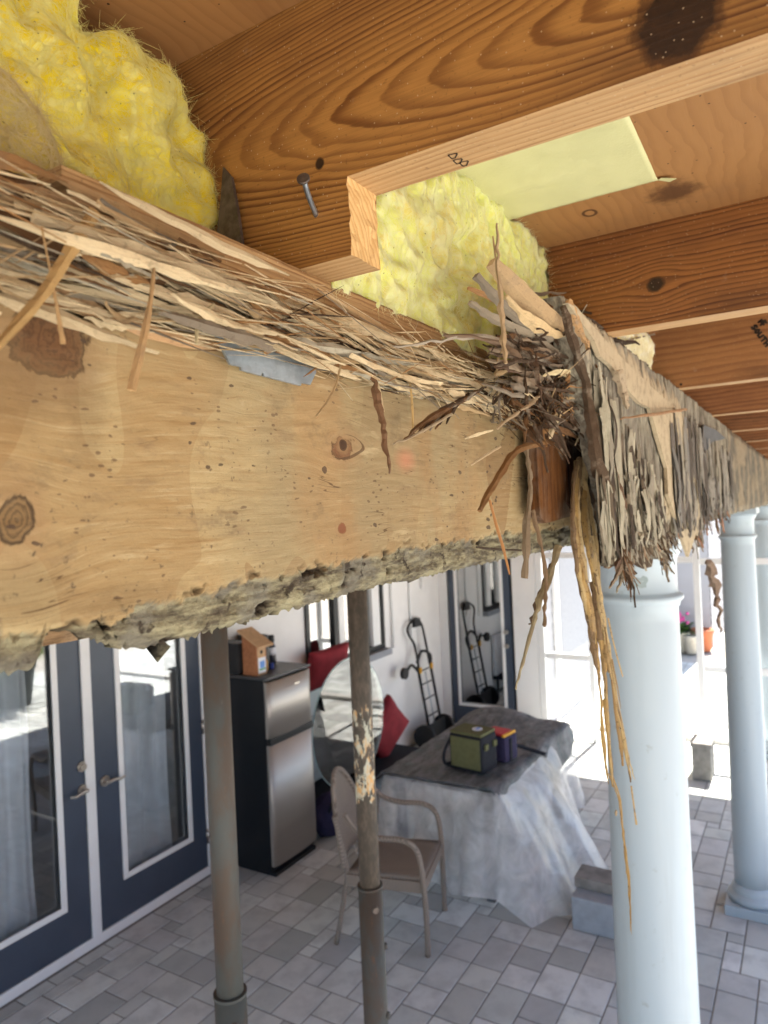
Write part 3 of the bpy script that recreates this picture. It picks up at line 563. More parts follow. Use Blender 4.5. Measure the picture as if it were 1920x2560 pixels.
# upper strands at the left
for p,c in [([(238,528,.285,34),(165,645,.272,32),(100,745,.262,27),(15,840,.25,24),(-50,905,.24,22)],(.58,.38,.16)),
 ([(104,566,.272,5),(118,640,.27,5),(130,700,.268,7),(146,790,.266,10),(158,860,.265,13)],(.56,.36,.17)),
 ([(386,655,.272,6),(378,740,.268,12),(358,850,.264,20),(328,976,.262,24)],(.54,.35,.17)),
 ([(96,640,.276,8),(240,634,.278,13),(390,648,.282,12),(530,688,.285,6)],CR),
 ([(-20,694,.272,4),(130,692,.272,5),(400,692,.28,5)],TA),
 ([(150,662,.284,6),(240,704,.286,20),(370,748,.288,18),(510,800,.29,5)],CR),
 ([(-40,462,.296,12),(60,470,.297,22),(170,500,.298,24),(300,540,.3,12)],(.42,.27,.14)),
 ([(-40,498,.290,14),(60,506,.291,20),(200,528,.292,14),(330,566,.295,6)],TA),
 ([(168,478,.284,10),(205,492,.286,11),(250,516,.288,9)],CR),
 ([(119,431,.300,5),(180,464,.300,20),(300,526,.302,34),(430,588,.304,36),(560,642,.306,10)],(.52,.33,.16)),
 ([(250,500,.292,14),(330,560,.295,24),(440,610,.297,16)],GY),
 ([(536,760,.278,8),(512,785,.276,14),(495,812,.275,12),(491,860,.274,7)],(.58,.48,.28)),
 ([(856,880,.282,7),(848,930,.28,6),(830,985,.278,6),(790,1042,.274,4)],TA),
 ([(936,935,.284,5),(950,980,.282,6),(958,1030,.28,6)],CR),
 ([(1025,952,.282,5),(1031,1020,.28,6),(1032,1078,.28,4)],(.62,.42,.18)),
 ([(388,660,.285,8),(340,640,.28,6),(345,660,.279,5)],CR),
 ([(0,560,.292,20),(90,590,.294,26),(180,620,.296,18),(240,650,.298,8)],(.46,.40,.30)),
 ([(-20,600,.3,30),(80,625,.3,30),(200,655,.3,16)],DK),
 ([(-20,650,.293,30),(60,665,.293,34),(140,690,.294,16)],GG),
 ([(225,596,.287,18),(290,600,.287,30),(345,606,.288,16)],(.40,.31,.22)),
 ([(640,745,.283,8),(760,800,.283,14),(900,870,.284,6)],CR),([(560,700,.284,6),(700,770,.284,13),(840,830,.285,5)],CR),
 ([(480,700,.285,8),(560,740,.285,16),(680,790,.286,8)],(.70,.52,.30)),([(700,860,.286,8),(820,905,.286,14),(960,960,.287,6)],CR),
 ([(330,735,.29,12),(480,800,.291,26),(620,850,.292,10)],(.66,.44,.25)),
 ([(160,760,.296,14),(300,806,.296,30),(450,850,.296,36),(560,868,.297,12)],(.60,.37,.19)),
 ([(0,700,.296,20),(90,715,.296,46),(190,750,.296,40),(280,790,.296,8)],(.58,.38,.20)),
 ([(850,820,.284,6),(980,900,.285,14),(1120,960,.286,5)],CR),([(1000,930,.283,6),(1090,965,.283,12),(1180,1000,.284,4)],(.55,.42,.26)),
 ([(760,700,.297,5),(900,790,.297,16),(1060,880,.298,16),(1180,935,.298,5)],(.60,.40,.20)),
 ]: strip(p,c)
# dark / long hanging ones
strip([(928,925,.284,16),(942,985,.28,17),(955,1050,.278,15),(963,1110,.277,12),(972,1182,.276,6)],(.20,.11,.06),.4,rough=.0006,jag=.35,label='dark decayed splinter hanging over the plywood face')
strip([(1395,1100,.262,14),(1345,1110,.258,18),(1288,1130,.255,18),(1238,1205,.252,19),(1198,1278,.25,14)],(.30,.16,.065),.3,rough=.0002,jag=.25,label='bent orange brown splinter')
strip([(1224,1250,.25,7),(1240,1310,.25,7),(1258,1370,.25,8),(1274,1436,.25,4)],(.42,.20,.075),.4,jag=.1)
strip([(1315,1108,.26,9),(1322,1170,.258,12),(1326,1230,.257,13),(1316,1320,.256,18),(1313,1446,.255,13)],(.25,.19,.125),.5,rough=.0004,jag=.4)
strip([(1330,1275,.256,8),(1350,1350,.254,9),(1366,1450,.252,9),(1362,1520,.252,8),(1362,1568,.252,9)],(.20,.13,.075),.5,rough=.0004,jag=.4)
strip([(1398,1365,.262,14),(1378,1430,.26,18),(1350,1500,.258,14),(1335,1560,.257,9),(1312,1640,.256,8),(1290,1722,.255,6)],(.40,.34,.21),.4,rough=.0004,jag=.4)
strip([(1390,1390,.266,9),(1355,1470,.264,12),(1333,1540,.262,10),(1328,1560,.262,4)],(.14,.09,.055),.4,rough=.001,jag=.4)
strip([(1163,1097,.262,3),(1195,1086,.262,10),(1232,1076,.262,5)],CR); strip([(1178,1162,.26,4),(1215,1138,.26,7),(1252,1116,.26,5)],(.55,.42,.26))
strip([(1242,1072,.255,7),(1290,1035,.25,8),(1350,990,.245,10)],(.50,.38,.24),rough=.0006,jag=.3)
strip([(1190,1368,.268,5),(1240,1373,.266,6),(1312,1376,.264,4)],(.05,.035,.025)); strip([(985,1110,.27,4),(1060,1075,.268,7),(1130,1035,.266,8)],(.42,.33,.22),rough=.0005)
for k in range(9): strip([(1010+k*13,1100-k*5+rnd.uniform(-8,8),.276-.001*k,4),(1075+k*9,1045-k*5,.274,rnd.uniform(8,15)),(1150+k*8,1000-k*4,.272,6)],rnd.choice((DK,GY,BR)),.4,rough=.0007,jag=.4)
strip([(1412,1005,.25,10),(1385,1060,.25,22),(1375,1095,.25,8)],CR,name='splinter'); 
# upright broken sticks pointing up left
strip([(1240,560,.232,6),(1244,640,.232,9),(1250,730,.231,12),(1258,830,.23,17),(1264,912,.229,9)],(.50,.36,.21),.5,rough=.0006,jag=.3,label='thin pale stick standing upright in front of the insulation')
strip([(1232,590,.236,4),(1240,650,.235,5),(1248,700,.234,5)],TA)
strip([(1228,656,.243,34),(1280,712,.240,52),(1345,775,.238,52),(1410,825,.236,40)],(.50,.35,.19),.25,jag=.06,label='wide pale split lath rising from the broken end')
strip([(1190,690,.25,18),(1235,740,.248,24),(1300,800,.246,26),(1380,850,.243,20)],(.25,.21,.155),.4,rough=.0003,jag=.25)
strip([(1265,740,.242,12),(1310,790,.240,28),(1375,830,.238,26),(1410,840,.236,8)],(.68,.50,.27),.3,jag=.3)
strip([(1170,720,.255,8),(1230,745,.252,18),(1310,785,.248,14)],OR); strip([(1175,755,.256,14),(1240,800,.253,28),(1340,850,.25,24),(1420,900,.246,12)],(.30,.25,.18),.3,rough=.0003,jag=.3)
strip([(985,868,.262,6),(1080,855,.26,8),(1180,842,.258,13),(1290,862,.254,22),(1400,930,.25,14)],(.42,.36,.28),.4,rough=.0007,jag=.3)
strip([(1110,838,.258,9),(1200,846,.256,10),(1330,880,.252,14)],(.22,.15,.10),.4,rough=.0006,jag=.3)
for k in range(26):
    x=rnd.uniform(1200,1330); y=rnd.uniform(780,960); L=rnd.uniform(70,170); a=rnd.gauss(.42,.22)
    strip([(x,y,.258,5),(x+L*.5*math.cos(a),y+L*.5*math.sin(a),.256+rnd.uniform(-.01,.02),rnd.uniform(10,24)),(x+L*math.cos(a),y+L*math.sin(a),.256,5)],rnd.choice((DK,(.2,.13,.08),BR,GY,(.34,.26,.18))),.35,name='broken_shard',rough=.0008,jag=.4)
strip([(1358,940,.24,8),(1400,930,.24,20),(1445,945,.24,8)],(.75,.62,.36),.2,jag=.35)
# big hanging decayed strand bundle and its tails
strip0=strip
def strip(p,c,*a,**k):
    k.setdefault('mat',m_hang); return strip0(p,c,*a,**k)
def bundle(path,n,cols,first=None,wmin=4,wmax=9,segs=5):
    L=len(path)
    for k in range(n):
        a=0 if k<n*.6 else rnd.randint(0,max(0,L-3)); b=L if k%2 else rnd.randint(min(a+2,L),L)
        f=rnd.uniform(-.5,.5); sub=path[a:b]
        if len(sub)<2: continue
        pts=[(x+(f+rnd.uniform(-.08,.08))*w,y+rnd.uniform(-8,8),Y+rnd.uniform(-.004,.004),rnd.uniform(wmin,wmax)*(.35 if i==len(sub)-1 else 1)*min(1,.35+w/30)) for i,(x,y,Y,w) in enumerate(sub)]
        strip(pts,rnd.choice(cols),.35,'hanging_strand',rough=.0004,jag=.22,n=segs,label=first if k==0 else None)
STR=[(.50,.36,.17),(.46,.30,.12),(.36,.24,.11),(.56,.42,.22),(.20,.13,.07),(.42,.27,.10)]
bundle([(1452,1150,.262,22),(1448,1260,.258,34),(1455,1360,.254,40),(1470,1450,.252,42),(1487,1540,.25,36),(1500,1620,.249,34),(1508,1680,.249,30)],17,STR,'golden brown fibres hanging in a loose bundle before the column',9,17)
bundle([(1480,1340,.252,14),(1492,1440,.25,16),(1505,1530,.249,14),(1525,1640,.248,12),(1547,1770,.247,11),(1570,1885,.246,12),(1584,1955,.246,16)],6,STR,None,5,10)
bundle([(1500,1640,.249,22),(1510,1740,.248,18),(1517,1850,.248,18),(1528,1962,.248,14)],6,STR,None,5,11)
bundle([(1524,1930,.248,6),(1544,1990,.248,4),(1556,2070,.247,4),(1562,2120,.247,5),(1568,2190,.247,9),(1574,2270,.247,7),(1577,2330,.247,3)],4,STR,'thin strand tail reaching lowest against the column shaft',4,8)
bundle([(1460,1200,.258,20),(1480,1330,.255,24),(1494,1430,.253,10),(1500,1480,.252,6)],4,STR,None,5,10)
strip([(1578,1965,.246,5),(1584,2010,.246,4),(1591,2062,.246,6)],(.50,.36,.18),name='hanging_strand'); strip([(1520,1545,.248,4),(1537,1620,.248,4),(1557,1692,.248,3)],(.5,.36,.18),name='hanging_strand')
strip([(1528,1690,.247,4),(1540,1790,.247,7),(1553,1870,.247,9),(1557,1915,.247,5)],(.36,.23,.10),name='hanging_strand')
# dark crushed mass around the break, colours deepened for the hollow's shade
for k in range(150):
    x=rnd.gauss(1385,62); y=rnd.gauss(905,75)+(x-1385)*.35; L=rnd.uniform(60,190); a=rnd.gauss(.55,.5)
    if y<700 or x>1500: continue
    Y=rnd.uniform(.236,.268); strip([(x,y,Y,4),(x+L*.4*math.cos(a)+rnd.uniform(-8,8),y+L*.4*math.sin(a),Y,rnd.uniform(4,15)),(x+L*math.cos(a),y+L*math.sin(a),Y+.004,4)],rnd.choice((DK,(.03,.018,.012),(.06,.033,.018),(.09,.05,.03),BR,(.22,.17,.12),DK,DK)),.3,'crushed_flake',rough=.0008,jag=.4,n=4)
bm=BM(); p=onY(1540,2032,.247); bmesh.ops.create_icosphere(bm,subdivisions=3,radius=1.)
for v in bm.verts: v.co=p+Vector((v.co.x*.0017*2,v.co.y*.0016,v.co.z*.0045*.9))*(1+.35*nz(*(v.co*3)))
cl=bm.loops.layers.float_color.new('Col'); bm.loops.layers.uv.new('UV')
for f in bm.faces:
    for l in f.loops: l[cl]=(.32,.25,.16,1)
link('dirt_clump',bm,m_fib,beam)
# nailed cleats hanging in the broken gap
def cleat(px,Y,d,m,label,name='nailed_cleat'):
    bm=BM(); P=[onY(x,y,Y) for x,y in px]; prism(bm,P,(0,d,0)); wl=bm.loops.layers.float_color.new('wear_shade')
    
    for f in bm.faces:
        for l in f.loops: l[wl]=(.85,0,0,1)
    bmesh.ops.recalc_face_normals(bm,faces=bm.faces)
    bmesh.ops.triangulate(bm,faces=bm.faces); bmesh.ops.subdivide_edges(bm,edges=bm.edges,cuts=3,use_grid_fill=True)
    for v in bm.verts: v.co+=Vector((nz(v.co.x*60,v.co.z*25,1),nz(v.co.x*60,v.co.z*25,5),0))*.0012
    return link(name,bm,m,label=label,cat='board')
cleat([(1343,900),(1400,890),(1414,1100),(1414,1258),(1438,1288),(1366,1308),(1348,1290),(1340,1100)],.275,.012,m_block,'rust stained upright wood cleat nailed across the beam face')
cleat([(1416,1010),(1474,1040),(1478,1110),(1462,1190),(1440,1284),(1416,1255)],.283,.01,m_blockd,'dark wet narrow board hanging right of the rust stained cleat')
cleat([(1410,1050),(1480,1045),(1490,1090),(1450,1092),(1432,1078)],.262,.01,m_block,'short reddish block jammed above the dark hanging board')
for k,(P,c) in enumerate([([(1480,1190,.30,10),(1500,1250,.30,26),(1502,1350,.3,30),(1490,1390,.3,10)],(.16,.09,.04)),([(1530,1240,.31,20),(1530,1320,.31,40),(1522,1400,.31,34),(1515,1418,.31,10)],(.22,.14,.08)),([(1470,1240,.29,6),(1490,1330,.285,12),(1488,1345,.285,4)],(.55,.5,.36)),([(1555,1250,.3,20),(1560,1330,.3,40),(1560,1400,.3,30)],(.13,.08,.05)),([(1600,1220,.3,40),(1600,1320,.3,60),(1610,1420,.3,30)],(.10,.07,.05))]):
    strip(P,c,.3,'curled_flake',rough=.001,jag=.3)
# galvanized plate and grey tie
bm=BM(); P=[onY(x/2.074,400+y/2.074,.292) for x,y in [(1125,880),(1125,920),(1195,1060),(1250,1072),(1252,1090),(1355,1118),(1358,1103),(1368,1105),(1366,1120),(1560,1170),(1565,1155),(1610,1165),(1640,1100),(1600,960),(1300,880)]]
fs=prism(bm,P,(0,.0016,0)); link('tie_plate',bm,m_galv,label='galvanized steel tie plate with notched lower edge under the splinters',cat='metal plate')
bm=BM(); P=[onX(x,y,.402) for x,y in [(557,417),(563,425),(577,441),(592,520),(606,620),(540,600),(551,500)]]
prism(bm,P,(.003,0,0)); link('steel_tie',bm,m_dsteel,label='dull grey pointed steel strap standing beside the nearest joist',cat='metal strap')
# nail
nl=empty('bent_nail',onX(790,537,.4127),'large bent nail sticking out of the nearest joist','nail')
a=onX(791,539,.4135); b=onX(759,449,.386); bm=BM(); mid=(a+b)/2+Vector((-.002,0,.001)); tube(bm,smoothpts([a,mid,b],4),.0019,10); link('shank',bm,m_galv,nl,smooth=True)
d=(b-a).normalized(); bm=BM(); tube(bm,[b-d*.0002,b+d*.0015],.0045,16); link('head',bm,m_dsteel,nl)
# paper flange on the subfloor
pg=[onZ(1565,277,2.9225),onZ(1650,458,2.9225),onZ(1310,541,2.9225),onZ(1150,330,2.9225)]
bm=BM(); N=40; V={}
qa=[onZ(1565,277,2.9225),onZ(1645,455,2.9225)]; x0=.46; 
for i in range(N+1):
    for j in range(N+1):
        u,v=i/N,j/N; A=qa[0].lerp(qa[1],v); Bx=Vector((qa[0].x+(qa[1].x-qa[0].x)*v,.36,2.9225)); p=A.lerp(Bx,u)
        p.z=2.9245-.004*math.exp(-((v-.52)/.09)**2)*sst(.15,.5,u)-.0012*abs(nz(p.x*25,p.y*25))
        V[i,j]=bm.verts.new(p)
for i in range(N):
    for j in range(N): f=bm.faces.new([V[i,j],V[i+1,j],V[i+1,j+1],V[i,j+1]]); f.smooth=True
pa=V[0,N].co.copy()
t1=[bm.verts.new(q) for q in (pa,pa+Vector((.0105,-.011,-.001)),pa+Vector((.002,-.0195,-.003)),pa+Vector((-.006,-.004,-.001)))]; bm.faces.new(t1)
o=link('facing_paper',bm,m_paper,label='pale yellow green facing paper stuck to the subfloor past the notch',cat='paper'); o.modifiers.new('s','SOLIDIFY').thickness=.0005
# ---------------------------------------------------------------- outer rotted board
def oz(x): return 2.7915-.004*sst(.806,.9,x)*0
ob_bot=[(.79,2.478),(.991,2.482),(1.063,2.466),(1.12,2.508),(1.18,2.486),(1.27,2.50),(1.359,2.456),(1.45,2.492),(1.60,2.485),(1.788,2.468),(2.0,2.502),(3.36,2.524)]
ob_left=[(2.48,.991),(2.562,.973),(2.61,.925),(2.662,.884),(2.727,.829),(2.79,.784)]
tanp=[onY(x,y,.228) for x,y in [(1400,740),(1450,745),(1560,880),(1700,1010),(1722,1075),(1745,1180),(1752,1300),(1735,1400),(1700,1400),(1690,1330),(1655,1260),(1660,1150),(1640,1060),(1600,970),(1540,905),(1500,880),(1462,840)]]
tanp=[(p.x,p.z) for p in tanp]
def inpoly(x,z,P):
    c=False
    for (x1,z1),(x2,z2) in zip(P,P[1:]+P[:1]):
        if (z1>z)!=(z2>z) and x<(x2-x1)*(z-z1)/(z2-z1)+x1: c=not c
    return c
ob=empty('rotted_rim_board',(1.5,.24,2.5),'grey rotted outer rim board with frayed hanging fibres at the broken end','board')
def obz0(x):
    b=ter(ob_bot,x) if x<1.9 else 2.50
    return b+.010*nz(x*45,3)+.006*nz(x*170,5)
def obwear(c):
    x,z=c.x,c.z
    n=0
    for a,b in ((0,0),(.008,.004),(-.008,-.004),(0,.008),(0,-.008)):
        if inpoly(x+a+.018*nz(x*30,2,z*12)+.008*nz(x*120,2,z*40),z+b+.02*nz(x*60,6,z*10),tanp): n+=.2
    g=1-n
    s_=nz(x*75,4,z*5); cr=sst(.30,.42,s_)*g*.9
    if n>.5: cr=.9*sst(.52,.6,nz(x*60,14,z*22))
    return (g,cr)
def oby(x,z):
    w=obwear(Vector((x,0,z))); r=.005*nz(x*85,4,z*5)+.003*nz(x*240,5,z*10)
    return .228+w[0]*(.004+r)+w[1]*.008+.004*nz(x*8,7,z*8)
bs=slab(.79,2.6,oby,obz0,lambda x:2.7915,.02,760,84,.0,wear_shade=obwear)
for v in bs.verts: v.co.x+=(ter(ob_left,v.co.z)-.79+.006*nz(v.co.z*60,3)+.004*nz(v.co.z*200,5))*math.exp(-(v.co.x-.79)/.22)
link('board_face',bs,m_outer,ob)
link('board_length',slab(2.6,7.6,.232,lambda x:2.50+.012*nz(x*9,1),2.7915,.03,260,12,.006,wear_shade=lambda c:(sst(-.1,.1,nz(c.x*6,2,c.z*6)),.45)),m_outer,ob)
sp_=[(1418,757),(1440,768),(1500,835),(1560,900),(1650,985),(1700,1028),(1722,1080),(1742,1180),(1750,1290),(1742,1330),(1722,1392),(1708,1350),(1690,1300),(1668,1235),(1668,1170),(1645,1090),(1625,1020),(1600,1008),(1575,980),(1552,955),(1530,915),(1500,890),(1485,850),(1450,800)]
bm=BM(); prism(bm,[onY(x,y,.2215)+Vector((0,.002*nz(x*.05,y*.05),0)) for x,y in sp_],(0,.006,0)); wl=bm.loops.layers.float_color.new('wear_shade'); 
for f in bm.faces:
    for l in f.loops: l[wl]=(0,0,0,1)
bmesh.ops.recalc_face_normals(bm,faces=bm.faces); link('pale_shard',bm,m_outer,ob,label='long pale smooth wood shard')
def slats(bm,n,xa,xb,za,zb_,cols,y0,wr=(.005,.021),lr=(.07,.2)):
    for i in range(n):
        x=xa+(xb-xa)*rnd.random()**1.3; L=rnd.uniform(*lr); zt=rnd.uniform(za,zb_) if not callable(zb_) else rnd.uniform(za,zb_(x)); zl=max(zt-L,(ter(ob_bot,x) if x<2. else 2.50)-.008+rnd.random()*.05); lean=rnd.gauss(.10,.045); w=rnd.uniform(*wr); y=y0+rnd.uniform(-.006,.004); c=rnd.gauss(0,.006)
        P=[Vector((x+lean*(zt-(zt+(zl-zt)*k/8))+rnd.gauss(0,.00025),y-.5*c*math.sin(k/8*3.1)-(.004*(k/8)**3)*rnd.random(),zt+(zl-zt)*k/8)) for k in range(9)]
        ribbon(bm,P,[w*q*rnd.uniform(.8,1.15) for q in (.7,.95,1,1,1,.95,.85,.65,.3)],w*.12,rnd.choice(cols),Vector((rnd.gauss(-.1,.12),-1,0)),.3,rnd)
bm=BM(); G1=[(.42,.39,.29),(.36,.33,.25),(.30,.27,.21),(.20,.17,.12),(.12,.09,.06),(.06,.045,.035),(.48,.44,.33)]
slats(bm,190,.90,1.32,2.53,lambda x:2.74-.35*(x-.9),G1,.224); slats(bm,60,.97,1.2,2.50,2.56,[(.08,.06,.045),(.16,.11,.07),(.24,.2,.15)],.232)
slats(bm,60,1.0,1.25,2.51,2.60,G1,.215,(.006,.016),(.03,.09))
slats(bm,150,1.42,2.6,2.54,2.74,[(.20,.195,.18),(.26,.245,.21),(.14,.125,.11),(.32,.29,.23),(.08,.07,.06)],.222,(.008,.03),(.1,.24))
link('shredded_slats',bm,m_fib,ob,kind='stuff')
def fringe(bm,n,xa,xb,zc,L,cols,y=.235):
    for i in range(n):
        x=rnd.uniform(xa,xb); z=(ter(ob_bot,x)+.012 if x<1.9 else 2.515)+rnd.uniform(-.01,zc); ln=rnd.uniform(*L)*min(1.6,x); w=rnd.uniform(.002,.008)*min(1.5,x)
        lean=rnd.gauss(.05,.12); b=rnd.gauss(0,.008); P=[]
        for k in range(6): s=k/5; P.append(Vector((x+lean*ln*s+rnd.gauss(0,.0006),y-rnd.random()*.004-abs(b)*s*s,z-ln*s)))
        ribbon(bm,P,[w*q for q in (.6,1,1,.9,.6,.12)],w*.4,rnd.choice(cols),Vector((rnd.gauss(0,.3),-1,0)),.3,rnd)
bm=BM(); fringe(bm,200,.985,1.40,.03,(.012,.04),[GG,GY,(.52,.47,.35),(.2,.15,.1),DK,(.42,.30,.20)]); fringe(bm,110,1.3,2.5,.03,(.012,.035),[GY,DK,BR,(.22,.19,.15),(.40,.20,.12)])
fringe(bm,26,.985,1.05,.03,(.03,.08),[(.30,.18,.11),DK,GG,BR],y=.226)
link('frayed_fibres',bm,m_fib,ob,kind='stuff')
for P,c,l in [([(1408,765,.222,16),(1430,850,.222,22),(1462,950,.224,24),(1478,1060,.224,30),(1492,1150,.224,34),(1520,1230,.224,28),(1530,1260,.224,10)],(.085,.055,.035),'dark brown split edge'),
  ([(1418,756,.226,30),(1436,800,.226,24),(1470,870,.226,10)],(.50,.30,.14),None),
  ([(1532,1165,.222,14),(1540,1220,.222,30),(1556,1290,.222,32),(1562,1350,.222,20),(1540,1420,.222,8)],(.15,.09,.06),'curled dark flap'),
  ([(1560,1380,.225,18),(1545,1430,.225,12),(1525,1470,.225,5)],(.33,.25,.17),None),([(1575,1340,.225,20),(1560,1420,.225,14),(1542,1480,.225,4)],(.42,.36,.26),None),
  ([(1545,925,.215,30),(1560,980,.214,26),(1566,1020,.215,8)],(.48,.38,.26),None),
  ([(1550,1048,.212,4),(1620,1038,.212,7),(1700,1026,.213,8),(1718,1023,.213,5)],(.32,.18,.09),'brown stick across the board'),
  ([(1620,1300,.225,5),(1636,1345,.224,8),(1652,1380,.224,4)],(.36,.22,.13),None)]:
    strip(P,c,.35,'split_flake',parent=ob,rough=.0006,jag=.25,label=l)
# black torn felt hanging from the rim further along
bm=BM(); P=[onY(x,y,.222) for x,y in [(1760,1062),(1790,1075),(1815,1096),(1780,1105),(1765,1130),(1755,1100)]]; prism(bm,P,(0,.004,0)); link('felt_flap',bm,plain('grey_felt',(.10,.105,.11),.8,0,.2,.3,60.,.3),ob,label='torn grey felt flap')
rt_=strip([(1772,1400,.28,16),(1782,1440,.28,26),(1790,1480,.28,16),(1796,1530,.28,10),(1803,1575,.28,3)],(.22,.155,.115),.6,'hanging_debris',rough=.004,jag=.5,parent=ob,label='brown beaded debris dangling beyond the column')
# ---------------------------------------------------------------- insulation
def insulation(name,px,Yp,front,back,mat,label,seed,amp=.014,fz=2600,vox=.0055,fuzzc=(.8,.78,.4),clampx=None):
    P=[onY(x,y,Yp-front) for x,y in px]; bm=BM(); prism(bm,[p for p in P],(0,front+back,0)); bmesh.ops.recalc_face_normals(bm,faces=bm.faces)
    me=bpy.data.meshes.new('t'); bm.to_mesh(me); bm.free(); o=bpy.data.objects.new('t',me); S.collection.objects.link(o)
    r=o.modifiers.new('r','REMESH'); r.mode='VOXEL'; r.voxel_size=vox; s=o.modifiers.new('s','SMOOTH'); s.iterations=28; s.factor=.6
    dg=bpy.context.evaluated_depsgraph_get(); me2=bpy.data.meshes.new_from_object(o.evaluated_get(dg)); bpy.data.objects.remove(o)
    bm=BM(); bm.from_mesh(me2); bm.normal_update()
    for v in bm.verts:
        p=v.co; w=Vector((nz(p.x*14+seed,p.y*14,p.z*14),nz(p.x*14,p.y*14+seed,p.z*14),nz(p.x*14,p.y*14,p.z*14+seed)))
        q=p*10+w*.9; h=1-abs(nz(q.x,q.y,q.z+seed,1))*3.; h2=nz(q.x*3.3+w.x*3,q.y*3.3,q.z*3.3+w.z*3,4)
        v.co=p+v.normal*(amp*1.35*(h-.5)+amp*.22*h2)
    bmesh.ops.smooth_vert(bm,verts=bm.verts,factor=.5,use_axis_x=True,use_axis_y=True,use_axis_z=True)
    if clampx:
        for v in bm.verts:
            v.co.x=min(max(v.co.x,clampx[0]),clampx[1]); v.co.z=min(v.co.z,2.925)
    bm.normal_update(); faces=[f for f in bm.faces if f.normal.y<.3]; areas=[f.calc_area() for f in faces]; sel=rnd.choices(faces,areas,k=int(fz*3.)); data=[(f.calc_center_median().copy(),f.normal.copy()) for f in sel]
    for f in bm.faces: f.smooth=True
    for v in bm.verts: pass
    ob_=link(name,bm,mat,label=label,cat='insulation')
    bm=BM()
    for c,n in data:
        w=Vector((nz(c.x*16+seed,c.y*16,c.z*16,1),nz(c.x*16,c.y*16,c.z*16+9,1),nz(c.x*16,c.y*16+5,c.z*16,1)))+Vector([rnd.gauss(0,.3) for _ in range(3)])
        t=(w-n*w.dot(n)).normalized(); L=rnd.uniform(.006,.024); b=t.cross(n)*rnd.gauss(0,1.6)
        pts=[c+t*L*(s-.5)+b*L*(s-.5)**2+n*(.0002+.0012*rnd.random()*math.sin(s*3.1)) for s in (0,.33,.66,1)]
        tube(bm,pts,[.00005,.00013,.00012,.00004],3,False)
    fm=plain('fibre_'+name+str(seed),fuzzc,.9,0,.1,.15); link('loose_fibres',bm,fm,ob_,kind='stuff')
    return ob_
insulation('insulation_batt',[(-140,-160),(120,-150),(225,-10),(310,85),(410,150),(455,205),(478,262),(510,322),(545,385),(556,460),(548,570),(540,640),(350,620),(-60,560)],.43,.045,.09,m_ins,'bulging bright yellow fiberglass batt left of the nearest joist',3,.010,5200,fuzzc=(.80,.74,.28),clampx=(-.1,.411))
insulation('insulation_batt',[(-120,90),(-10,130),(70,235),(135,310),(178,385),(185,470),(150,540),(-120,540)],.37,.03,.05,m_ins3,'tan dusty fold of fiberglass at the left edge before the yellow batt',11,.007,1600,fuzzc=(.6,.5,.25))
insulation('insulation_batt',[(760,700),(830,640),(900,600),(930,460),(1000,425),(1110,418),(1190,430),(1250,488),(1300,530),(1330,590),(1365,612),(1376,680),(1392,735),(1370,770),(1350,830),(1340,900),(1250,925),(1100,860),(900,760)],.318,.008,.085,m_ins2,'torn pale yellow fiberglass batt hanging beside the sawn notch',7,.007,5200,.0045,fuzzc=(.86,.86,.5),clampx=(.452,.999))
insulation('insulation_batt',[(1520,850),(1560,830),(1610,822),(1634,835),(1640,880),(1632,960),(1600,1000),(1540,960)],.27,.01,.06,m_ins4,'cream fiberglass piece poking out above the rotted rim board',13,.004,500,.005,fuzzc=(.8,.78,.6),clampx=(1.05,1.6))
insulation('insulation_batt',[(1665,975),(1685,972),(1694,985),(1692,1030),(1660,1020)],.27,.01,.05,m_ins4,'small tuft of fiberglass farther along the rim board',17,.003,120,.006,fuzzc=(.8,.78,.6),clampx=(1.66,2.2))
# ================================================================ COLUMNS
def column(x,y,label,r=.104,top=2.50):
    o=empty('porch_column',(x,y,0),label,'column','round tapered porch columns')
    bm=BM(); prof=[(r*.995,.16)]+[(r*(1-.085*max(0,(z-.8))/1.5*1.0),z) for z in [.3,.8,1.1,1.4,1.7,2.0,2.25]]
    rn=r*.915; prof+=[(rn,2.286),(rn+.004,2.290),(rn+.004,2.296),(rn+.006,2.300),(rn+.012,2.305),(rn+.014,2.311),(rn+.012,2.317),(rn+.003,2.322),(rn,2.328),(rn,2.40),(rn+.0015,2.401),(rn+.0015,2.41),(rn+.012,2.43),(rn+.02,2.45)]
    lathe(bm,prof,x,y,64); link('shaft',bm,m_col,o)
    bm=BM(); lathe(bm,[(r*1.22,.062),(r*1.34,.07),(r*1.40,.085),(r*1.38,.1),(r*1.28,.112),(r*1.16,.118),(r*1.18,.13),(r*1.15,.145),(r*1.02,.16),(r,.165)],x,y,64); link('torus_base',bm,m_col,o)
    bm=BM(); box(bm,x-r*1.45,x+r*1.45,y-r*1.45,y+r*1.45,0,.062,.006); link('plinth',bm,m_col,o)
    bm=BM(); box(bm,x-r*1.3,x+r*1.3,y-r*1.15,y+r*1.3,2.45,2.498,.004); link('abacus',bm,m_col,o)
column(1.93,.395,'nearest pale blue white porch column with chipped paint under the rotted beam')
o=[o for o in bpy.data.objects if o.name=='shaft'][0].parent
bm=BM(); rr=.104*.915+.0006
A=[(-.62,2.352),(-.60,2.366),(-.45,2.371),(-.30,2.366),(-.22,2.373),(-.12,2.368),(-.10,2.360),(-.16,2.352),(-.15,2.344),(-.28,2.342),(-.38,2.345),(-.5,2.341)]
a0=math.atan2(-.395,-1.93)+.35
vs=[bm.verts.new((1.93+rr*math.cos(a0+a),.395+rr*math.sin(a0+a),z)) for a,z in A]; c=bm.verts.new((1.93+rr*1.002*math.cos(a0-.36),.395+rr*1.002*math.sin(a0-.36),2.356))
for k in range(12): bm.faces.new([vs[k],vs[(k+1)%12],c])
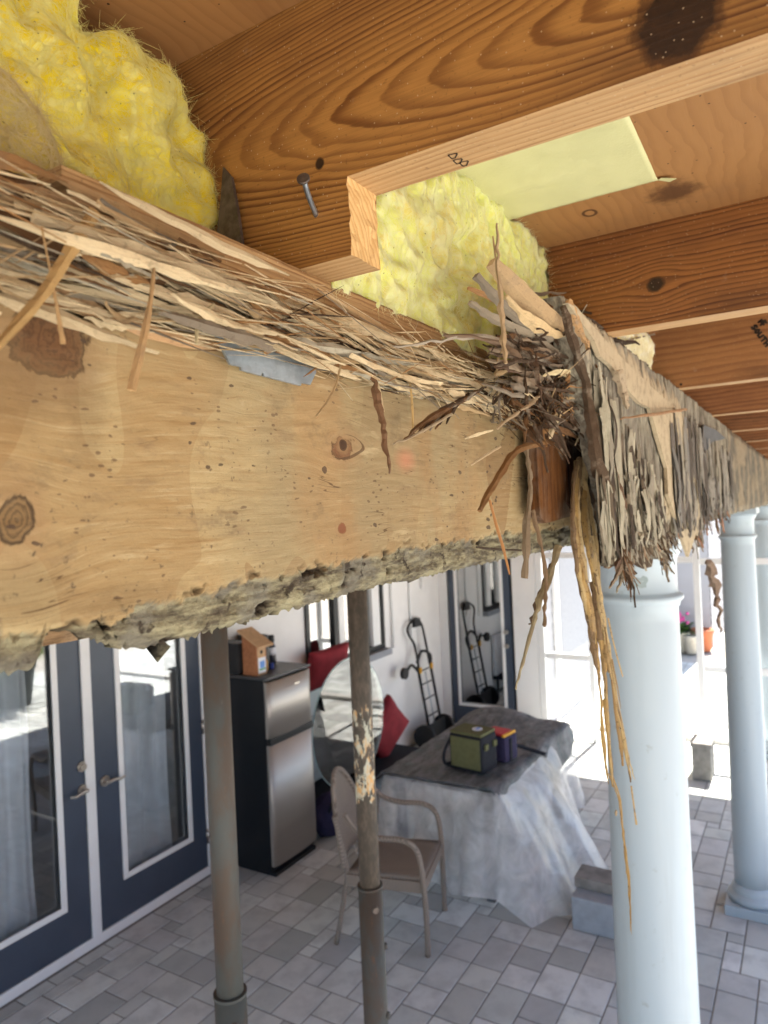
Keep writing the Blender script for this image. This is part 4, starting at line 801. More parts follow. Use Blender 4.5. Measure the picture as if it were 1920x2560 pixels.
link('chipped_patch',bm,plain('primer_grey',(.31,.37,.37),.7),o)
column(4.9,.40,'second porch column along the beam standing on the shaded pavers'); column(7.87,.40,'farthest porch column at the right edge of the view')
# ================================================================ STEEL SHORES
def shore(x,y,ms,label,zc):
    o=empty('steel_shore_post',(x,y,0),label,'post','adjustable steel shoring posts')
    bm=BM(); tube(bm,[(x,y,.9),(x,y,2.70)],.0325,32); link('inner_tube',bm,ms,o)
    bm=BM(); tube(bm,[(x,y,.01),(x,y,zc)],.0385,32); tube(bm,[(x,y,zc-.006),(x,y,zc+.002)],.0405,32); link('outer_tube',bm,m_rust,o)
    bm=BM(); box(bm,x-.1,x+.1,y-.1,y+.1,2.70,2.708); link('head_plate',bm,m_rust,o)
    bm=BM(); box(bm,x-.1,x+.1,y-.1,y+.1,0.001,.009); link('base_plate',bm,m_rust,o)
    for k,dz in enumerate((.06,.20,.27,.41)):
        a=(-2.2,-.9,.1,-1.3)[k]+(0 if k!=2 else .2); c=Vector((x+.0385*math.cos(a),y+.0385*math.sin(a),zc-dz)); d=Vector((math.cos(a),math.sin(a),0)); bm=BM()
        tube(bm,[c-d*.004,c+d*.007],[.011,.010],14); link('pin_boss',bm,m_rust if k%2 else m_dsteel,o)
shore(1.26,1.254,m_rust,'left rusty steel shoring post standing before the french doors',1.413)
shore(1.895,1.254,m_rust2,'steel shoring post with flaked cream paint near the wicker chair',1.372)
# ================================================================ HOUSE
WY=3.86
hw=empty('house_wall',(3.5,WY,0),'white stucco house wall holding the french doors and the window','wall')
bm=BM()
DX0,DX1=1.80,3.76; WX0,WX1=4.98,6.30
for a in [(-2.5,DX0,WY,WY+.15,0,2.92),(DX1,WX0,WY,WY+.15,0,2.92),(WX1,7.75,WY,WY+.15,0,2.92),(DX0,DX1,WY,WY+.15,2.13,2.92),(WX0,WX1,WY,WY+.15,0,1.16),(WX0,WX1,WY,WY+.15,2.25,2.92)]: box(bm,*a)
link('stucco',bm,m_wall,hw)
bm=BM(); box(bm,1.0,3.77,WY-.035,WY-.002,0,.062,.004); link('door_sill',bm,m_trim,hw)
bm=BM()
for a in [(DX0-.0,DX1,6.5,6.55,0,2.9),(DX0-.1,DX0-.05,WY+.2,6.5,0,2.9),(DX1+.05,DX1+.1,WY+.2,6.5,0,2.9),(DX0,DX1,WY+.2,6.5,2.75,2.8),(DX0,DX1,WY+.2,6.5,-.02,.0),(WX0,WX1,4.6,4.65,.5,2.9)]: box(bm,*a)
link('dark_room',bm,plain('dim_room',(.30,.30,.31),.9),hw)
# french doors
def leaf(x0,x1,label,hside,lever):
    o=empty('french_door',((x0+x1)/2,WY-.02,.066),label,'door','navy french doors')
    y0,y1=WY-.03,WY+.015; gx0,gx1,gz0,gz1=x0+.175,x1-.135,.305,1.98
    if hside<0: gx0,gx1=x0+.135,x1-.155
    bm=BM()
    for a in [(x0,gx0,y0,y1,.066,2.1),(gx1,x1,y0,y1,.066,2.1),(gx0,gx1,y0,y1,.066,gz0),(gx0,gx1,y0,y1,gz1,2.1)]: box(bm,*a)
    link('door_slab',bm,m_navy,o)
    bm=BM(); t=.036
    for a in [(gx0,gx0+t,y0-.012,y0-.001,gz0,gz1),(gx1-t,gx1,y0-.012,y0-.001,gz0,gz1),(gx0+t,gx1-t,y0-.012,y0-.001,gz0,gz0+t),(gx0+t,gx1-t,y0-.012,y0-.001,gz1-t,gz1)]: box(bm,*a,.003)
    link('glazing_trim',bm,m_trim,o)
    bm=BM(); box(bm,gx0+.002,gx1-.002,WY-.012,WY-.006,gz0+.002,gz1-.002); link('glass_pane',bm,m_glass,o)
    lx=lever; bm=BM(); tube(bm,[(lx,y0,.97),(lx,y0-.012,.97)],.032,24); tube(bm,[(lx,y0-.012,.97),(lx,y0-.05,.97)],.012,14)
    sg=1 if hside>0 else -1; tube(bm,smoothpts([(lx,y0-.05,.97),(lx+.04*sg,y0-.055,.975),(lx+.08*sg,y0-.052,.962),(lx+.115*sg,y0-.055,.972)],4),[.011]*5+[.009]*4+[.007]*4,10); link('lever_handle',bm,m_nick,o)
    if hside<0: bm=BM(); tube(bm,[(lx,y0,1.11),(lx,y0-.012,1.11)],.031,24); tube(bm,[(lx,y0-.012,1.11),(lx,y0-.026,1.11)],.02,20); link('deadbolt',bm,m_nick,o)
    hx=x1 if hside>0 else x0
    for z in (.28,1.07,1.86): bm=BM(); tube(bm,[(hx+.004*sg,y0-.006,z-.05),(hx+.004*sg,y0-.006,z+.05)],.008,10); link('hinge',bm,m_nick,o)
leaf(2.785,3.685,'right navy french door with lever handle and curtain behind its glass',1,2.855)
leaf(1.835,2.715,'left navy french door with deadbolt above its lever handle',-1,2.70)
bm=BM(); box(bm,2.718,2.782,WY-.045,WY-.031,.066,2.1,.003); box(bm,3.69,3.758,WY-.04,WY+.01,.063,2.13,.003); box(bm,1.765,1.83,WY-.04,WY+.01,.063,2.13,.003); box(bm,1.765,3.758,WY-.04,WY+.01,2.131,2.2,.003); link('door_casing',bm,m_trim,label='white casing and centre astragal around the french doors',cat='door frame')
def curtain(x0,x1,y,amp,label,n=90):
    bm=BM(); V={}
    for i in range(n+1):
        u=i/n; x=x0+(x1-x0)*u
        for j in range(14):
            z=.12+j*.15; sp=1-.25*sst(.6,2.1,z)*0
            V[i,j]=bm.verts.new((x+ .03*nz(u*3,z*.7),y+amp*math.sin(u*2*math.pi*(x1-x0)*8.5+.8*nz(u*4,z*.5))+.01*nz(u*9,z),z))
    for i in range(n):
        for j in range(13): f=bm.faces.new([V[i,j],V[i+1,j],V[i+1,j+1],V[i,j+1]]); f.smooth=True
    link('curtain',bm,m_curt,label=label,cat='curtain')
curtain(2.9,3.46,3.97,.028,'grey pleated curtain behind the right french door'); curtain(1.95,2.47,3.97,.03,'grey pleated curtain behind the left french door')
# window on the house wall
wn_=empty('window',(5.6,WY,1.16),'black framed window beside the refrigerator','window')
bm=BM()
for a in [(WX0,WX0+.05,WY-.02,WY+.05,1.16,2.25),(WX1-.05,WX1,WY-.02,WY+.05,1.16,2.25),(WX0+.05,WX1-.05,WY-.02,WY+.05,1.16,1.21),(WX0+.05,WX1-.05,WY-.02,WY+.05,2.2,2.25),(5.40,5.46,WY-.025,WY+.04,1.21,2.2)]: box(bm,*a)
link('frame',bm,m_black,wn_)
bm=BM(); box(bm,5.47,5.56,WY-.03,WY+.03,1.21,2.2,.004); box(bm,5.72,5.80,WY-.03,WY+.03,1.21,2.2,.004); box(bm,6.06,6.20,WY-.03,WY+.03,1.21,2.2,.004); link('white_mullion',bm,m_trim,wn_)
bm=BM(); box(bm,WX0+.05,WX1-.05,WY+.005,WY+.011,1.21,2.2); link('glass_pane',bm,m_glass2,wn_)
bm=BM(); box(bm,4.95,6.32,WY-.09,WY-.001,1.09,1.155,.008); link('window_sill',bm,plain('grey_sill',(.28,.30,.34),.6),wn_)
# end wall with glass door
ew=empty('end_wall',(7.6,3.2,0),'white end wall around the single navy glass door','wall')
bm=BM(); d0,d1=2.96,3.715
for a in [(7.6,7.75,2.66,d0-.03,0,2.92),(7.6,7.75,d1+.03,3.858,0,2.92),(7.6,7.75,d0-.03,d1+.03,2.1,2.92)]: box(bm,*a)
link('stucco',bm,m_wall,ew)
gd=empty('glass_door',(7.6,3.34,.03),'navy glass door in the end wall behind the covered table','door')
bm=BM(); X0_,X1_=7.585,7.63
for a in [(X0_,X1_,d0,d0+.11,.03,2.08),(X0_,X1_,d1-.11,d1,.03,2.08),(X0_,X1_,d0+.11,d1-.11,.03,.28),(X0_,X1_,d0+.11,d1-.11,1.95,2.08)]: box(bm,*a)
link('door_slab',bm,m_navy,gd)
bm=BM()
for a in [(7.572,7.584,d0+.075,d0+.11,.25,1.98),(7.572,7.584,d1-.11,d1-.075,.25,1.98),(7.572,7.584,d0+.11,d1-.11,.25,.285),(7.572,7.584,d0+.11,d1-.11,1.945,1.98)]: box(bm,*a,.002)
link('glazing_trim',bm,m_trim,gd)
bm=BM(); box(bm,7.60,7.606,d0+.111,d1-.111,.286,1.944); link('glass_pane',bm,m_glass2,gd)
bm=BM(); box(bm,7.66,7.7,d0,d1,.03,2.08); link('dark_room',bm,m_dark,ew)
for z in (.98,1.14): bm=BM(); tube(bm,[(7.585,d0+.05,z),(7.55,d0+.05,z)],.024,16); link('door_knob',bm,m_nick,gd)
for xx,z0 in ((6.465,1.2),(6.86,1.25),(7.15,1.75)):
    bm=BM(); tube(bm,[(xx,WY-.02,z0),(xx,WY-.02,2.7)],.012,10); box(bm,xx-.02,xx+.02,WY-.04,WY-.001,z0-.08,z0,.004); link('wall_conduit',bm,m_trim,label={6.465:'white conduit on the wall nearest the window sill',6.86:'middle white conduit on the wall above the hand truck',7.15:'shortest white conduit on the wall nearest the glass door'}[xx],cat='conduit')
# ================================================================ FRIDGE + THINGS ON TOP
fr=empty('refrigerator',(4.11,3.6,0),'two door refrigerator with stainless doors and black sides','refrigerator')
fx0,fx1,fy,fz=3.858,4.37,3.34,1.40
bm=BM(); box(bm,fx0,fx1,fy+.045,3.845,.03,fz,.008); link('cabinet',bm,m_fblk,fr)
bm=BM(); box(bm,fx0-.0,fx1,fy+.01,3.845,fz+.001,fz+.018,.006); link('top_cap',bm,plain('grey_top',(.07,.07,.075),.4),fr)
def fdoor(name,z0,z1):
    bm=BM(); n=14; F_=[];B_=[]
    for i in range(n+1):
        u=i/n; x=fx0+.004+(fx1-fx0-.008)*u; y=fy+.012-.012*math.sin(math.pi*u)**.8 if 0<u<1 else fy+.02
        F_.append((x,y)); 
    P=[Vector((x,y,z0)) for x,y in F_]+[Vector((F_[-1][0],fy+.042,z0)),Vector((F_[0][0],fy+.042,z0))]; prism(bm,P,(0,0,z1-z0)); bmesh.ops.recalc_face_normals(bm,faces=bm.faces)
    for f in bm.faces:
        if f.normal.y<-.5: f.smooth=True
    return link(name,bm,m_stain,fr)
fdoor('freezer_door',.985,1.385); fdoor('fridge_door',.075,.935)
bm=BM(); box(bm,fx0+.003,fx1-.003,fy+.002,fy+.043,.937,.983,.006); link('handle_recess',bm,m_black,fr)
bm=BM(); box(bm,fx0+.02,fx1-.02,fy+.02,3.8,.0,.029); link('plinth',bm,m_black,fr)
bm=BM(); box(bm,4.14,4.20,fy-.0125,fy-.0105,1.315,1.325); link('badge',bm,m_nick,fr)
TZ=fz+.0185
bh=empty('birdhouse',(3.97,3.55,TZ),'small cedar birdhouse with a round hole on the refrigerator','birdhouse')
def bp(name,m,*a,**k): bm=BM(); box(bm,*a,**k); return link(name,bm,m,bh)
bx0,bx1,by0,by1=3.895,4.005,3.47,3.60
bm=BM(); prism(bm,[(bx0,by0,TZ),(bx0,by1,TZ),(bx0,by1,TZ+.30),(bx0,by0,TZ+.225)],(.012,0,0)); prism(bm,[(bx1-.012,by0,TZ),(bx1-.012,by1,TZ),(bx1-.012,by1,TZ+.30),(bx1-.012,by0,TZ+.225)],(.012,0,0)); bmesh.ops.recalc_face_normals(bm,faces=bm.faces); link('side_panel',bm,m_cedar,bh)
bp('front_panel',m_cedl,bx0+.013,bx1-.013,by0-.002,by0+.01,TZ,TZ+.218); bp('back_panel',m_cedar,bx0+.013,bx1-.013,by1-.012,by1,TZ,TZ+.29)
bm=BM(); prism(bm,[(bx0-.025,by0-.05,TZ+.204),(bx0-.025,by1+.02,TZ+.316),(bx0-.025,by1+.02,TZ+.330),(bx0-.025,by0-.05,TZ+.218)],(bx1-bx0+.05,0,0)); bmesh.ops.recalc_face_normals(bm,faces=bm.faces); link('roof',bm,m_cedl,bh)
bm=BM(); tube(bm,[(3.95,by0-.004,TZ+.165),(3.95,by0-.003,TZ+.165)],.014,20); link('entrance_hole',bm,m_dark,bh)
bm=BM(); box(bm,3.91,3.99,by0-.006,by0-.003,TZ+.015,TZ+.125,mi=0); box(bm,3.925,3.975,by0-.0075,by0-.0062,TZ+.05,TZ+.10,mi=1); box(bm,3.915,3.985,by0-.0074,by0-.0062,TZ+.035,TZ+.047,mi=2); link('paper_tag',bm,[m_lite,m_blue,m_grn],bh)
bm=BM(); box(bm,3.86,3.99,3.61,3.84,TZ,TZ+.235,.03); link('black_case',bm,m_black,label='black rounded case behind the birdhouse on the refrigerator',cat='case')
bm=BM(); box(bm,4.09,4.20,3.6,3.84,TZ,TZ+.25,.03); link('black_case',bm,m_black,label='black case between birdhouse and bottle on the refrigerator',cat='case')
bt=empty('spray_bottle',(4.29,3.66,TZ),'bottle with black cap and white label on the refrigerator','bottle')
bm=BM(); lathe(bm,[(.03,TZ),(.032,TZ+.01),(.032,TZ+.13),(.02,TZ+.16),(.012,TZ+.17)],4.29,3.66,20); link('bottle_body',bm,plain('dark_bottle',(.03,.035,.05),.3),bt)
bm=BM(); lathe(bm,[(.0325,TZ+.07),(.0325,TZ+.125)],4.29,3.66,20); link('bottle_label',bm,m_lite,bt)
bm=BM(); lathe(bm,[(.022,TZ+.165),(.025,TZ+.175),(.024,TZ+.215),(.02,TZ+.22)],4.29,3.66,16); link('cap',bm,m_black,bt)
bm=BM(); lathe(bm,[(.018,TZ),(.019,TZ+.003),(.019,TZ+.033),(.0165,TZ+.035),(.0165,TZ+.041),(.012,TZ+.045)],4.13,3.53,18); link('blue_jar',bm,m_bpot,label='tiny blue jar near the front of the refrigerator top',cat='jar')
bm=BM(); lathe(bm,[(.010,TZ),(.012,TZ+.01),(.012,TZ+.07),(.006,TZ+.085)],4.06,3.52,14); link('amber_vial',bm,plain('amber',(.45,.28,.08),.4),label='slim amber vial standing beside the birdhouse',cat='vial')
# ================================================================ GLASS TABLETOP, CUSHIONS, BAG, CORD
gt=empty('round_glass_tabletop',(5.1,3.5,.21),'round clear glass tabletop leaning on edge beside the refrigerator','glass tabletop')
bm=BM(); c=Vector((5.10,3.50,.755)); tube(bm,[c+Vector((0,-.005,0)),c+Vector((0,.005,0))],.545,72); link('glass_disc',bm,m_disc,gt)
bm=BM(); tube(bm,[c+Vector((.549*math.cos(a),0,.549*math.sin(a))) for a in [2*math.pi*k/72 for k in range(73)]],.005,8); link('bright_rim',bm,plain('glass_edge',(.45,.6,.6),.2),gt)
sb=empty('storage_bench',(5.3,3.6,0),'dark low bench against the wall under the red cushions','bench')
bm=BM(); box(bm,4.62,6.1,3.38,3.84,.19,.24,.01); link('bench_seat',bm,m_bagk,sb)
for a in (4.66,6.04):
    for b in (3.42,3.80): bm=BM(); tube(bm,[(a,b,0),(a,b,.19)],.02,10); link('leg',bm,m_black,sb)
bm=BM(); box(bm,4.62,6.1,3.79,3.84,.241,.80,.01); link('bench_back',bm,plain('white_bench_back',(.6,.62,.65),.6),sb)
def cushion(c,sx,sy,sz,rot,label):
    bm=BM(); bmesh.ops.create_cube(bm,size=2); bmesh.ops.subdivide_edges(bm,edges=bm.edges,cuts=7,use_grid_fill=True)
    for v in bm.verts:
        x,y,z=v.co; k=(1-.45*abs(x)**4)*(1-.45*abs(z)**4)*(1.0); v.co=Vector((x*sx*(1-.08*(1-z*z)),y*sy*k,z*sz*(1-.08*(1-x*x))))+Vector((0,.01*nz(x*2,z*2,y),0))
        v.co=Matrix.Rotation(rot[1],3,'Y')@(Matrix.Rotation(rot[0],3,'X')@v.co); v.co+=Vector(c)
    link('red_cushion',bm,m_red,smooth=True,label=label,cat='cushion',group='red cushions on the bench')
cushion((5.10,3.72,1.22),.28,.06,.17,(R(12),0),'red cushion standing behind the glass tabletop under the window')
cushion((5.75,3.55,.50),.24,.07,.24,(R(14),R(45)),'red cushion balanced on its corner beside the covered table')
bg=empty('navy_bag',(4.62,3.42,0),'navy blue bag slumped on the pavers beside the refrigerator','bag')
bm=BM(); bmesh.ops.create_icosphere(bm,subdivisions=4,radius=1)
for v in bm.verts: p=v.co.copy(); v.co=Vector((4.63+p.x*.17*(1+.15*nz(*(p*2))),3.42+p.y*.12,.15+max(-.15,p.z*.17*(1+.25*nz(*(p*2.3))))))
link('bag_body',bm,m_purp,bg,smooth=True)
bm=BM(); tube(bm,smoothpts([(4.52,3.34,.22),(4.5,3.3,.3),(4.6,3.3,.34),(4.7,3.32,.25)],6),.012,8); link('strap',bm,m_bagk,bg)
bm=BM(); tube(bm,smoothpts([(4.60,3.25,.012),(4.5,3.1,.006),(4.42,3.02,.006),(4.52,2.95,.006),(4.7,3.0,.006),(4.8,3.15,.006)],8),.005,6); link('white_cord',bm,m_trim,label='thin white cord looped on the pavers by the navy bag',cat='cord')
# ================================================================ HAND TRUCK
ht=empty('hand_truck',(6.95,3.65,0),'black folding hand truck with yellow trim leaning against the house wall','hand truck')
def htp(s,z): return Vector((6.93+s*.20,3.60+.22*(z/1.35),z))
for s in (-1,1): bm=BM(); tube(bm,[htp(s*.72,.12),htp(s*.72,.86)],.016,10); link('side_rail',bm,m_black,ht)
bm=BM(); tube(bm,smoothpts([htp(-.62,.84),htp(-.62,1.08),htp(-1.05,1.22),htp(-.95,1.30),htp(0,1.36),htp(.55,1.28),htp(.66,1.12),htp(.66,.84)],6),.014,10); link('loop_handle',bm,m_black,ht)
bm=BM(); box(bm,6.86,7.0,3.79,3.83,1.27,1.36,.01); link('handle_grip',bm,m_black,ht)
for z in (.32,.50,.66,.80): bm=BM(); tube(bm,[htp(-.72,z),htp(.72,z)],.008,8); link('cross_bar',bm,m_black,ht)
bm=BM(); tube(bm,[htp(0,.15),htp(0,.78)],.007,8); link('centre_bar',bm,m_galv,ht)
bm=BM(); tube(bm,smoothpts([htp(-.7,.80),htp(-1.3,.90),htp(-1.9,.86)],5),.016,10); link('folding_arm',bm,m_black,ht); bm=BM(); tube(bm,smoothpts([htp(.7,.80),htp(.9,.93),htp(0,1.0),htp(-.7,.9)],5),.016,10); link('folding_arm',bm,m_black,ht)
bm=BM(); c=htp(-2.2,.85); tube(bm,[c+Vector((0,-.02,0)),c+Vector((0,.02,0))],.06,20); link('caster',bm,m_black,ht)
for s in (-.7,.6): bm=BM(); p=htp(s,.82); box(bm,p.x-.02,p.x+.02,p.y-.035,p.y-.02,p.z-.03,p.z+.03,.004); link('yellow_joint',bm,m_yel,ht)
for s in (-1.15,1.15):
    c=htp(s,.13)+Vector((0,.02,0)); bm=BM(); tube(bm,[c+Vector((-.025,0,0)),c+Vector((.025,0,0))],.125,28); w=link('wheel',bm,m_black,ht); bm=BM(); tube(bm,[c+Vector((-.028,0,0)),c+Vector((.028,0,0))],.05,20); link('hub',bm,m_black,w)
bm=BM(); box(bm,6.75,7.11,3.34,3.60,.01,.02); box(bm,6.75,7.11,3.595,3.61,.02,.25); link('toe_plate',bm,m_black,ht)
# ================================================================ WICKER CHAIR
ch=empty('wicker_chair',(3.75,2.3,0),'tan wicker armchair standing on the pavers before the covered table','chair')
fA,fB,bA=Vector((3.57,1.985,0)),Vector((4.03,2.105,0)),Vector((3.46,2.50,0)); ux=(fB-fA).normalized(); uy=(bA-fA); uy=(uy-ux*uy.dot(ux)).normalized()
def cp(u,v,z): return fA+ux*u+uy*v+Vector((0,0,z))   # u across (0..0.48), v front->back
CW=.48; CD=.52
# front legs rise into arms that sweep back
for s,u in ((0,.0),(1,CW)):
    uo=u+(-.02 if s==0 else .02)
    bm=BM(); tube(bm,smoothpts([cp(u,0,0),cp(u,.0,.25),cp(uo,.01,.5),cp(uo,.04,.62),cp(uo,.12,.665),cp(uo,.26,.665),cp(uo,.38,.69),cp(u,.47,.78)],5),.0165,10); link('arm_and_front_leg',bm,m_wick,ch)
    bm=BM(); tube(bm,smoothpts([cp(u,CD+.04,0),cp(u+(.02 if s==0 else -.02),CD-.02,.3),cp(u+(.02 if s==0 else -.02),CD-.04,.45),cp(u+(.03 if s==0 else -.03),CD+.03,.75)],5),.0145,10); link('rear_leg',bm,m_wick,ch)
bm=BM(); V={}
for i in range(13):
    for j in range(13): u,v=i/12,j/12; V[i,j]=bm.verts.new(cp(.01+(CW-.02)*u,.01+(CD-.06)*v,.44-.012*math.sin(math.pi*u)+.01*(1-v)))
for i in range(12):
    for j in range(12): bm.faces.new([V[i,j],V[i+1,j],V[i+1,j+1],V[i,j+1]])
o=link('seat',bm,m_wick,ch,smooth=True); o.modifiers.new('s','SOLIDIFY').thickness=.03
bm=BM(); box(bm,0,1,0,1,0,1); 
for v in bm.verts: v.co=cp(.0+CW*v.co.x,.0+.018*v.co.y,.36+.065*v.co.z)
for u0 in (-.008,CW-.008):
    b2=BM(); box(b2,0,1,0,1,0,1)
    for v in b2.verts: v.co=cp(u0+.016*v.co.x,.02+(CD-.06)*v.co.y,.36+.065*v.co.z)
    me=bpy.data.meshes.new('x'); b2.to_mesh(me); b2.free(); bm.from_mesh(me)
link('apron',bm,m_wick,ch)
bm=BM(); V={}; rim=[]
for i in range(17):
    u=i/16; a=math.sin(math.pi*u); hh=.40+.55*(a**.45) if 0<u<1 else .46
    for j in range(11):
        z=.46+(hh-.46)*j/10; V[i,j]=bm.verts.new(cp(.0+(CW)*u*1.0,CD-.03+.10*(z-.45)*1.5+.04*a,z))
    rim.append(V[i,10].co.copy())
for i in range(16):
    for j in range(10): bm.faces.new([V[i,j],V[i+1,j],V[i+1,j+1],V[i,j+1]])
bmesh.ops.remove_doubles(bm,verts=bm.verts,dist=.0005)
o=link('backrest',bm,m_wick,ch,smooth=True); o.modifiers.new('s','SOLIDIFY').thickness=.014
bm=BM(); tube(bm,smoothpts(rim,3),.0165,10); link('back_rim',bm,m_wick,ch)
# ================================================================ TABLE, SHEETS, BAGS
TX0,TX1,TY0,TY1,TH=4.2,5.75,1.80,2.62,.735
tb=empty('patio_table',(4.95,2.2,0),'rectangular patio table hidden under plastic and tarp','table')
bm=BM(); box(bm,TX0,TX1,TY0,TY1,TH-.03,TH,.008); link('tabletop',bm,plain('grey_table',(.18,.18,.19),.5),tb)
for a in (TX0+.08,TX1-.08):
    for b in (TY0+.08,TY1-.08): bm=BM(); box(bm,a-.03,a+.03,b-.03,b+.03,0,TH-.031,.005); link('leg',bm,plain('grey_leg',(.12,.12,.125),.5),tb)
# plastic drape: skirt round the table from top edge outwards
per=[]
def perim():
    P=[]; n=26
    for i in range(n): P.append((Vector((TX0,TY1-(TY1-TY0)*i/n,0)),Vector((-1,0,0))))
    for i in range(2*n): P.append((Vector((TX0+(TX1-TX0)*i/(2*n),TY0,0)),Vector((0,-1,0))))
    for i in range(n): P.append((Vector((TX1,TY0+(TY1-TY0)*i/n,0)),Vector((1,0,0))))
    for i in range(2*n): P.append((Vector((TX1-(TX1-TX0)*i/(2*n),TY1,0)),Vector((0,1,0))))
    return P
PP=perim(); nP=len(PP); bm=BM(); V={}; K=26
for i,(p,nrm) in enumerate(PP):
    q=PP[(i-1)%nP][1]; r_=PP[(i+1)%nP][1]; n_=(nrm+q+r_).normalized()
    s=i/nP*40; fold=.5+.5*math.sin(s*1.7+2*nz(s*.3,1)); 
    fl=.05+.10*fold+.05*nz(s*.9,4); low=.03+.16*abs(nz(s*.25,8))
    if nrm.y<-.5: fl+=.42*math.exp(-((p.x-4.75)/.5)**2); low=.01+.12*sst(5.0,5.7,p.x)
    if nrm.x<-.5: low=.10+.12*abs(nz(s*.3,2)); 
    cor=math.exp(-((p-Vector((TX0,TY0,0))).length/.2)**2); fl+=.10*cor
    for j in range(K+1):
        t=j/K; z=TH+.004-(TH-low)*t; out=fl*(t**.75)+.02*nz(s*.8,t*2.,3)+.012*math.sin(s*2.1+t*3)*t
        V[i,j]=bm.verts.new(p+n_*(out+.004)+Vector((0,0,z)))
for i in range(nP):
    for j in range(K): f=bm.faces.new([V[i,j],V[(i+1)%nP,j],V[(i+1)%nP,j+1],V[i,j+1]]); f.smooth=True
bm.faces.new([V[i,0] for i in range(nP)])
link('plastic_sheet',bm,m_plas,label='crumpled clear plastic sheet draped over the patio table to the floor',cat='plastic sheet')
# tarp: covers top, one corner hangs over the right (near) edge
bm=BM(); V={}; NX_,NY_=60,44
for i in range(NX_+1):
    for j in range(NY_+1):
        u,v=i/NX_,j/NY_; x=TX0-.02+(TX1+.22-TX0)*u; ylo=ter([(0,1.80),(.04,1.62),(.10,1.50),(.25,1.53),(.5,1.60),(.8,1.62),(1,1.75)],u); y=ylo+(TY1+.07-ylo)*v
        z=TH+.026+.012*nz(x*5,y*5,2)+.008*abs(nz(x*14,y*9,4)); dr=0
        if y<TY0: dr=(TY0-y)*1.15; y=TY0-.02-(TY0-y)*.35
        if x>TX1: dr=max(dr,(x-TX1)*1.0); x=TX1+(x-TX1)*.3+.01
        if y>TY1+.01: dr=max(dr,(y-TY1)*.9)
        z-=dr; z+=.07*sst(5.2,5.7,x)*math.exp(-((y-2.35)/.25)**2)
        V[i,j]=bm.verts.new((x,y,z))
for i in range(NX_):
    for j in range(NY_): f=bm.faces.new([V[i,j],V[i+1,j],V[i+1,j+1],V[i,j+1]]); f.smooth=True
o=link('grey_tarp',bm,m_tarp,label='wrinkled grey tarp lying over the plastic on the table top',cat='tarp'); o.modifiers.new('s','SOLIDIFY').thickness=.003
BZ=TH+.036
lb=empty('lunch_cooler',(4.47,2.10,BZ),'olive and black lunch cooler bag on the tarp','cooler bag')
Mr=Matrix.Translation((4.50,2.07,BZ))@Matrix.Rotation(R(-8),4,'Z')
def lbx(name,m,*a,bev=.01,parent=lb,M=Mr): bm=BM(); box(bm,*a,bev,0,M); return link(name,bm,m,parent)
lbx('bag_body',m_bagk,-.10,.10,-.13,.13,0,.24,bev=.02); lbx('olive_side',m_olive,-.106,-.098,-.115,.115,.02,.225,bev=.003); lbx('zip_lid',m_olive,-.095,.095,-.125,.125,.241,.262,bev=.008)
lbx('buckle',m_olive,-.07,-.03,-.145,-.131,.15,.19,bev=.004); lbx('buckle',m_olive,.04,.08,-.145,-.131,.15,.19,bev=.004)
bm=BM(); c=Mr@Vector((0,-.04,.264)); tube(bm,[c,c+Vector((0,0,.005))],.036,24); link('round_badge',bm,m_lite,lb); bm=BM(); box(bm,-.02,.025,-.055,-.035,.2705,.2725,0,0,Mr); link('badge_print',bm,m_blue,lb)
bm=BM(); tube(bm,smoothpts([Mr@Vector(p) for p in ((-.08,.13,.20),(-.11,.17,.10),(-.10,.17,.02),(0,.15,.01))],5),.012,8); link('carry_strap',bm,m_bagk,lb)
pb=empty('small_cooler',(4.74,1.97,BZ),'round cornered navy cooler bag with red lid beside the olive one','cooler bag')
Mp=Matrix.Translation((4.73,1.97,BZ))@Matrix.Rotation(R(-10),4,'Z')
lbx('bag_body',m_purp,-.085,.085,-.10,.10,0,.18,bev=.03,parent=pb,M=Mp); lbx('red_lid',m_redp,-.07,.06,-.07,.08,.181,.20,bev=.01,parent=pb,M=Mp); lbx('yellow_trim',m_yel,-.082,.082,-.09,-.072,.178,.196,bev=.006,parent=pb,M=Mp); lbx('white_wrap',m_lite,-.08,-.02,.08,.13,.16,.21,bev=.012,parent=pb,M=Mp); lbx('side_pocket',m_bagk,-.03,.0,-.108,-.099,.01,.16,bev=.004,parent=pb,M=Mp)
bm=BM(); tube(bm,smoothpts([Mp@Vector((.08,-.06,.05)),(4.86,1.90,BZ+.06),(4.93,1.83,BZ+.02),(4.98,1.72,BZ-.02)],6),.014,8); link('shoulder_strap',bm,m_bagk,pb)
# storage bin near column, block etc.
bn=empty('storage_bin',(4.28,1.2,0),'low pale grey plastic bin with dark lid half hidden by the column','bin')
bm=BM(); box(bm,4.19,4.46,.80,1.33,0.002,.20,.015); link('bin_body',bm,plain('pale_plastic',(.36,.40,.44),.5),bn); bm=BM(); box(bm,4.30,4.48,.80,1.34,.201,.265,.008); link('lid',bm,m_concb,bn)
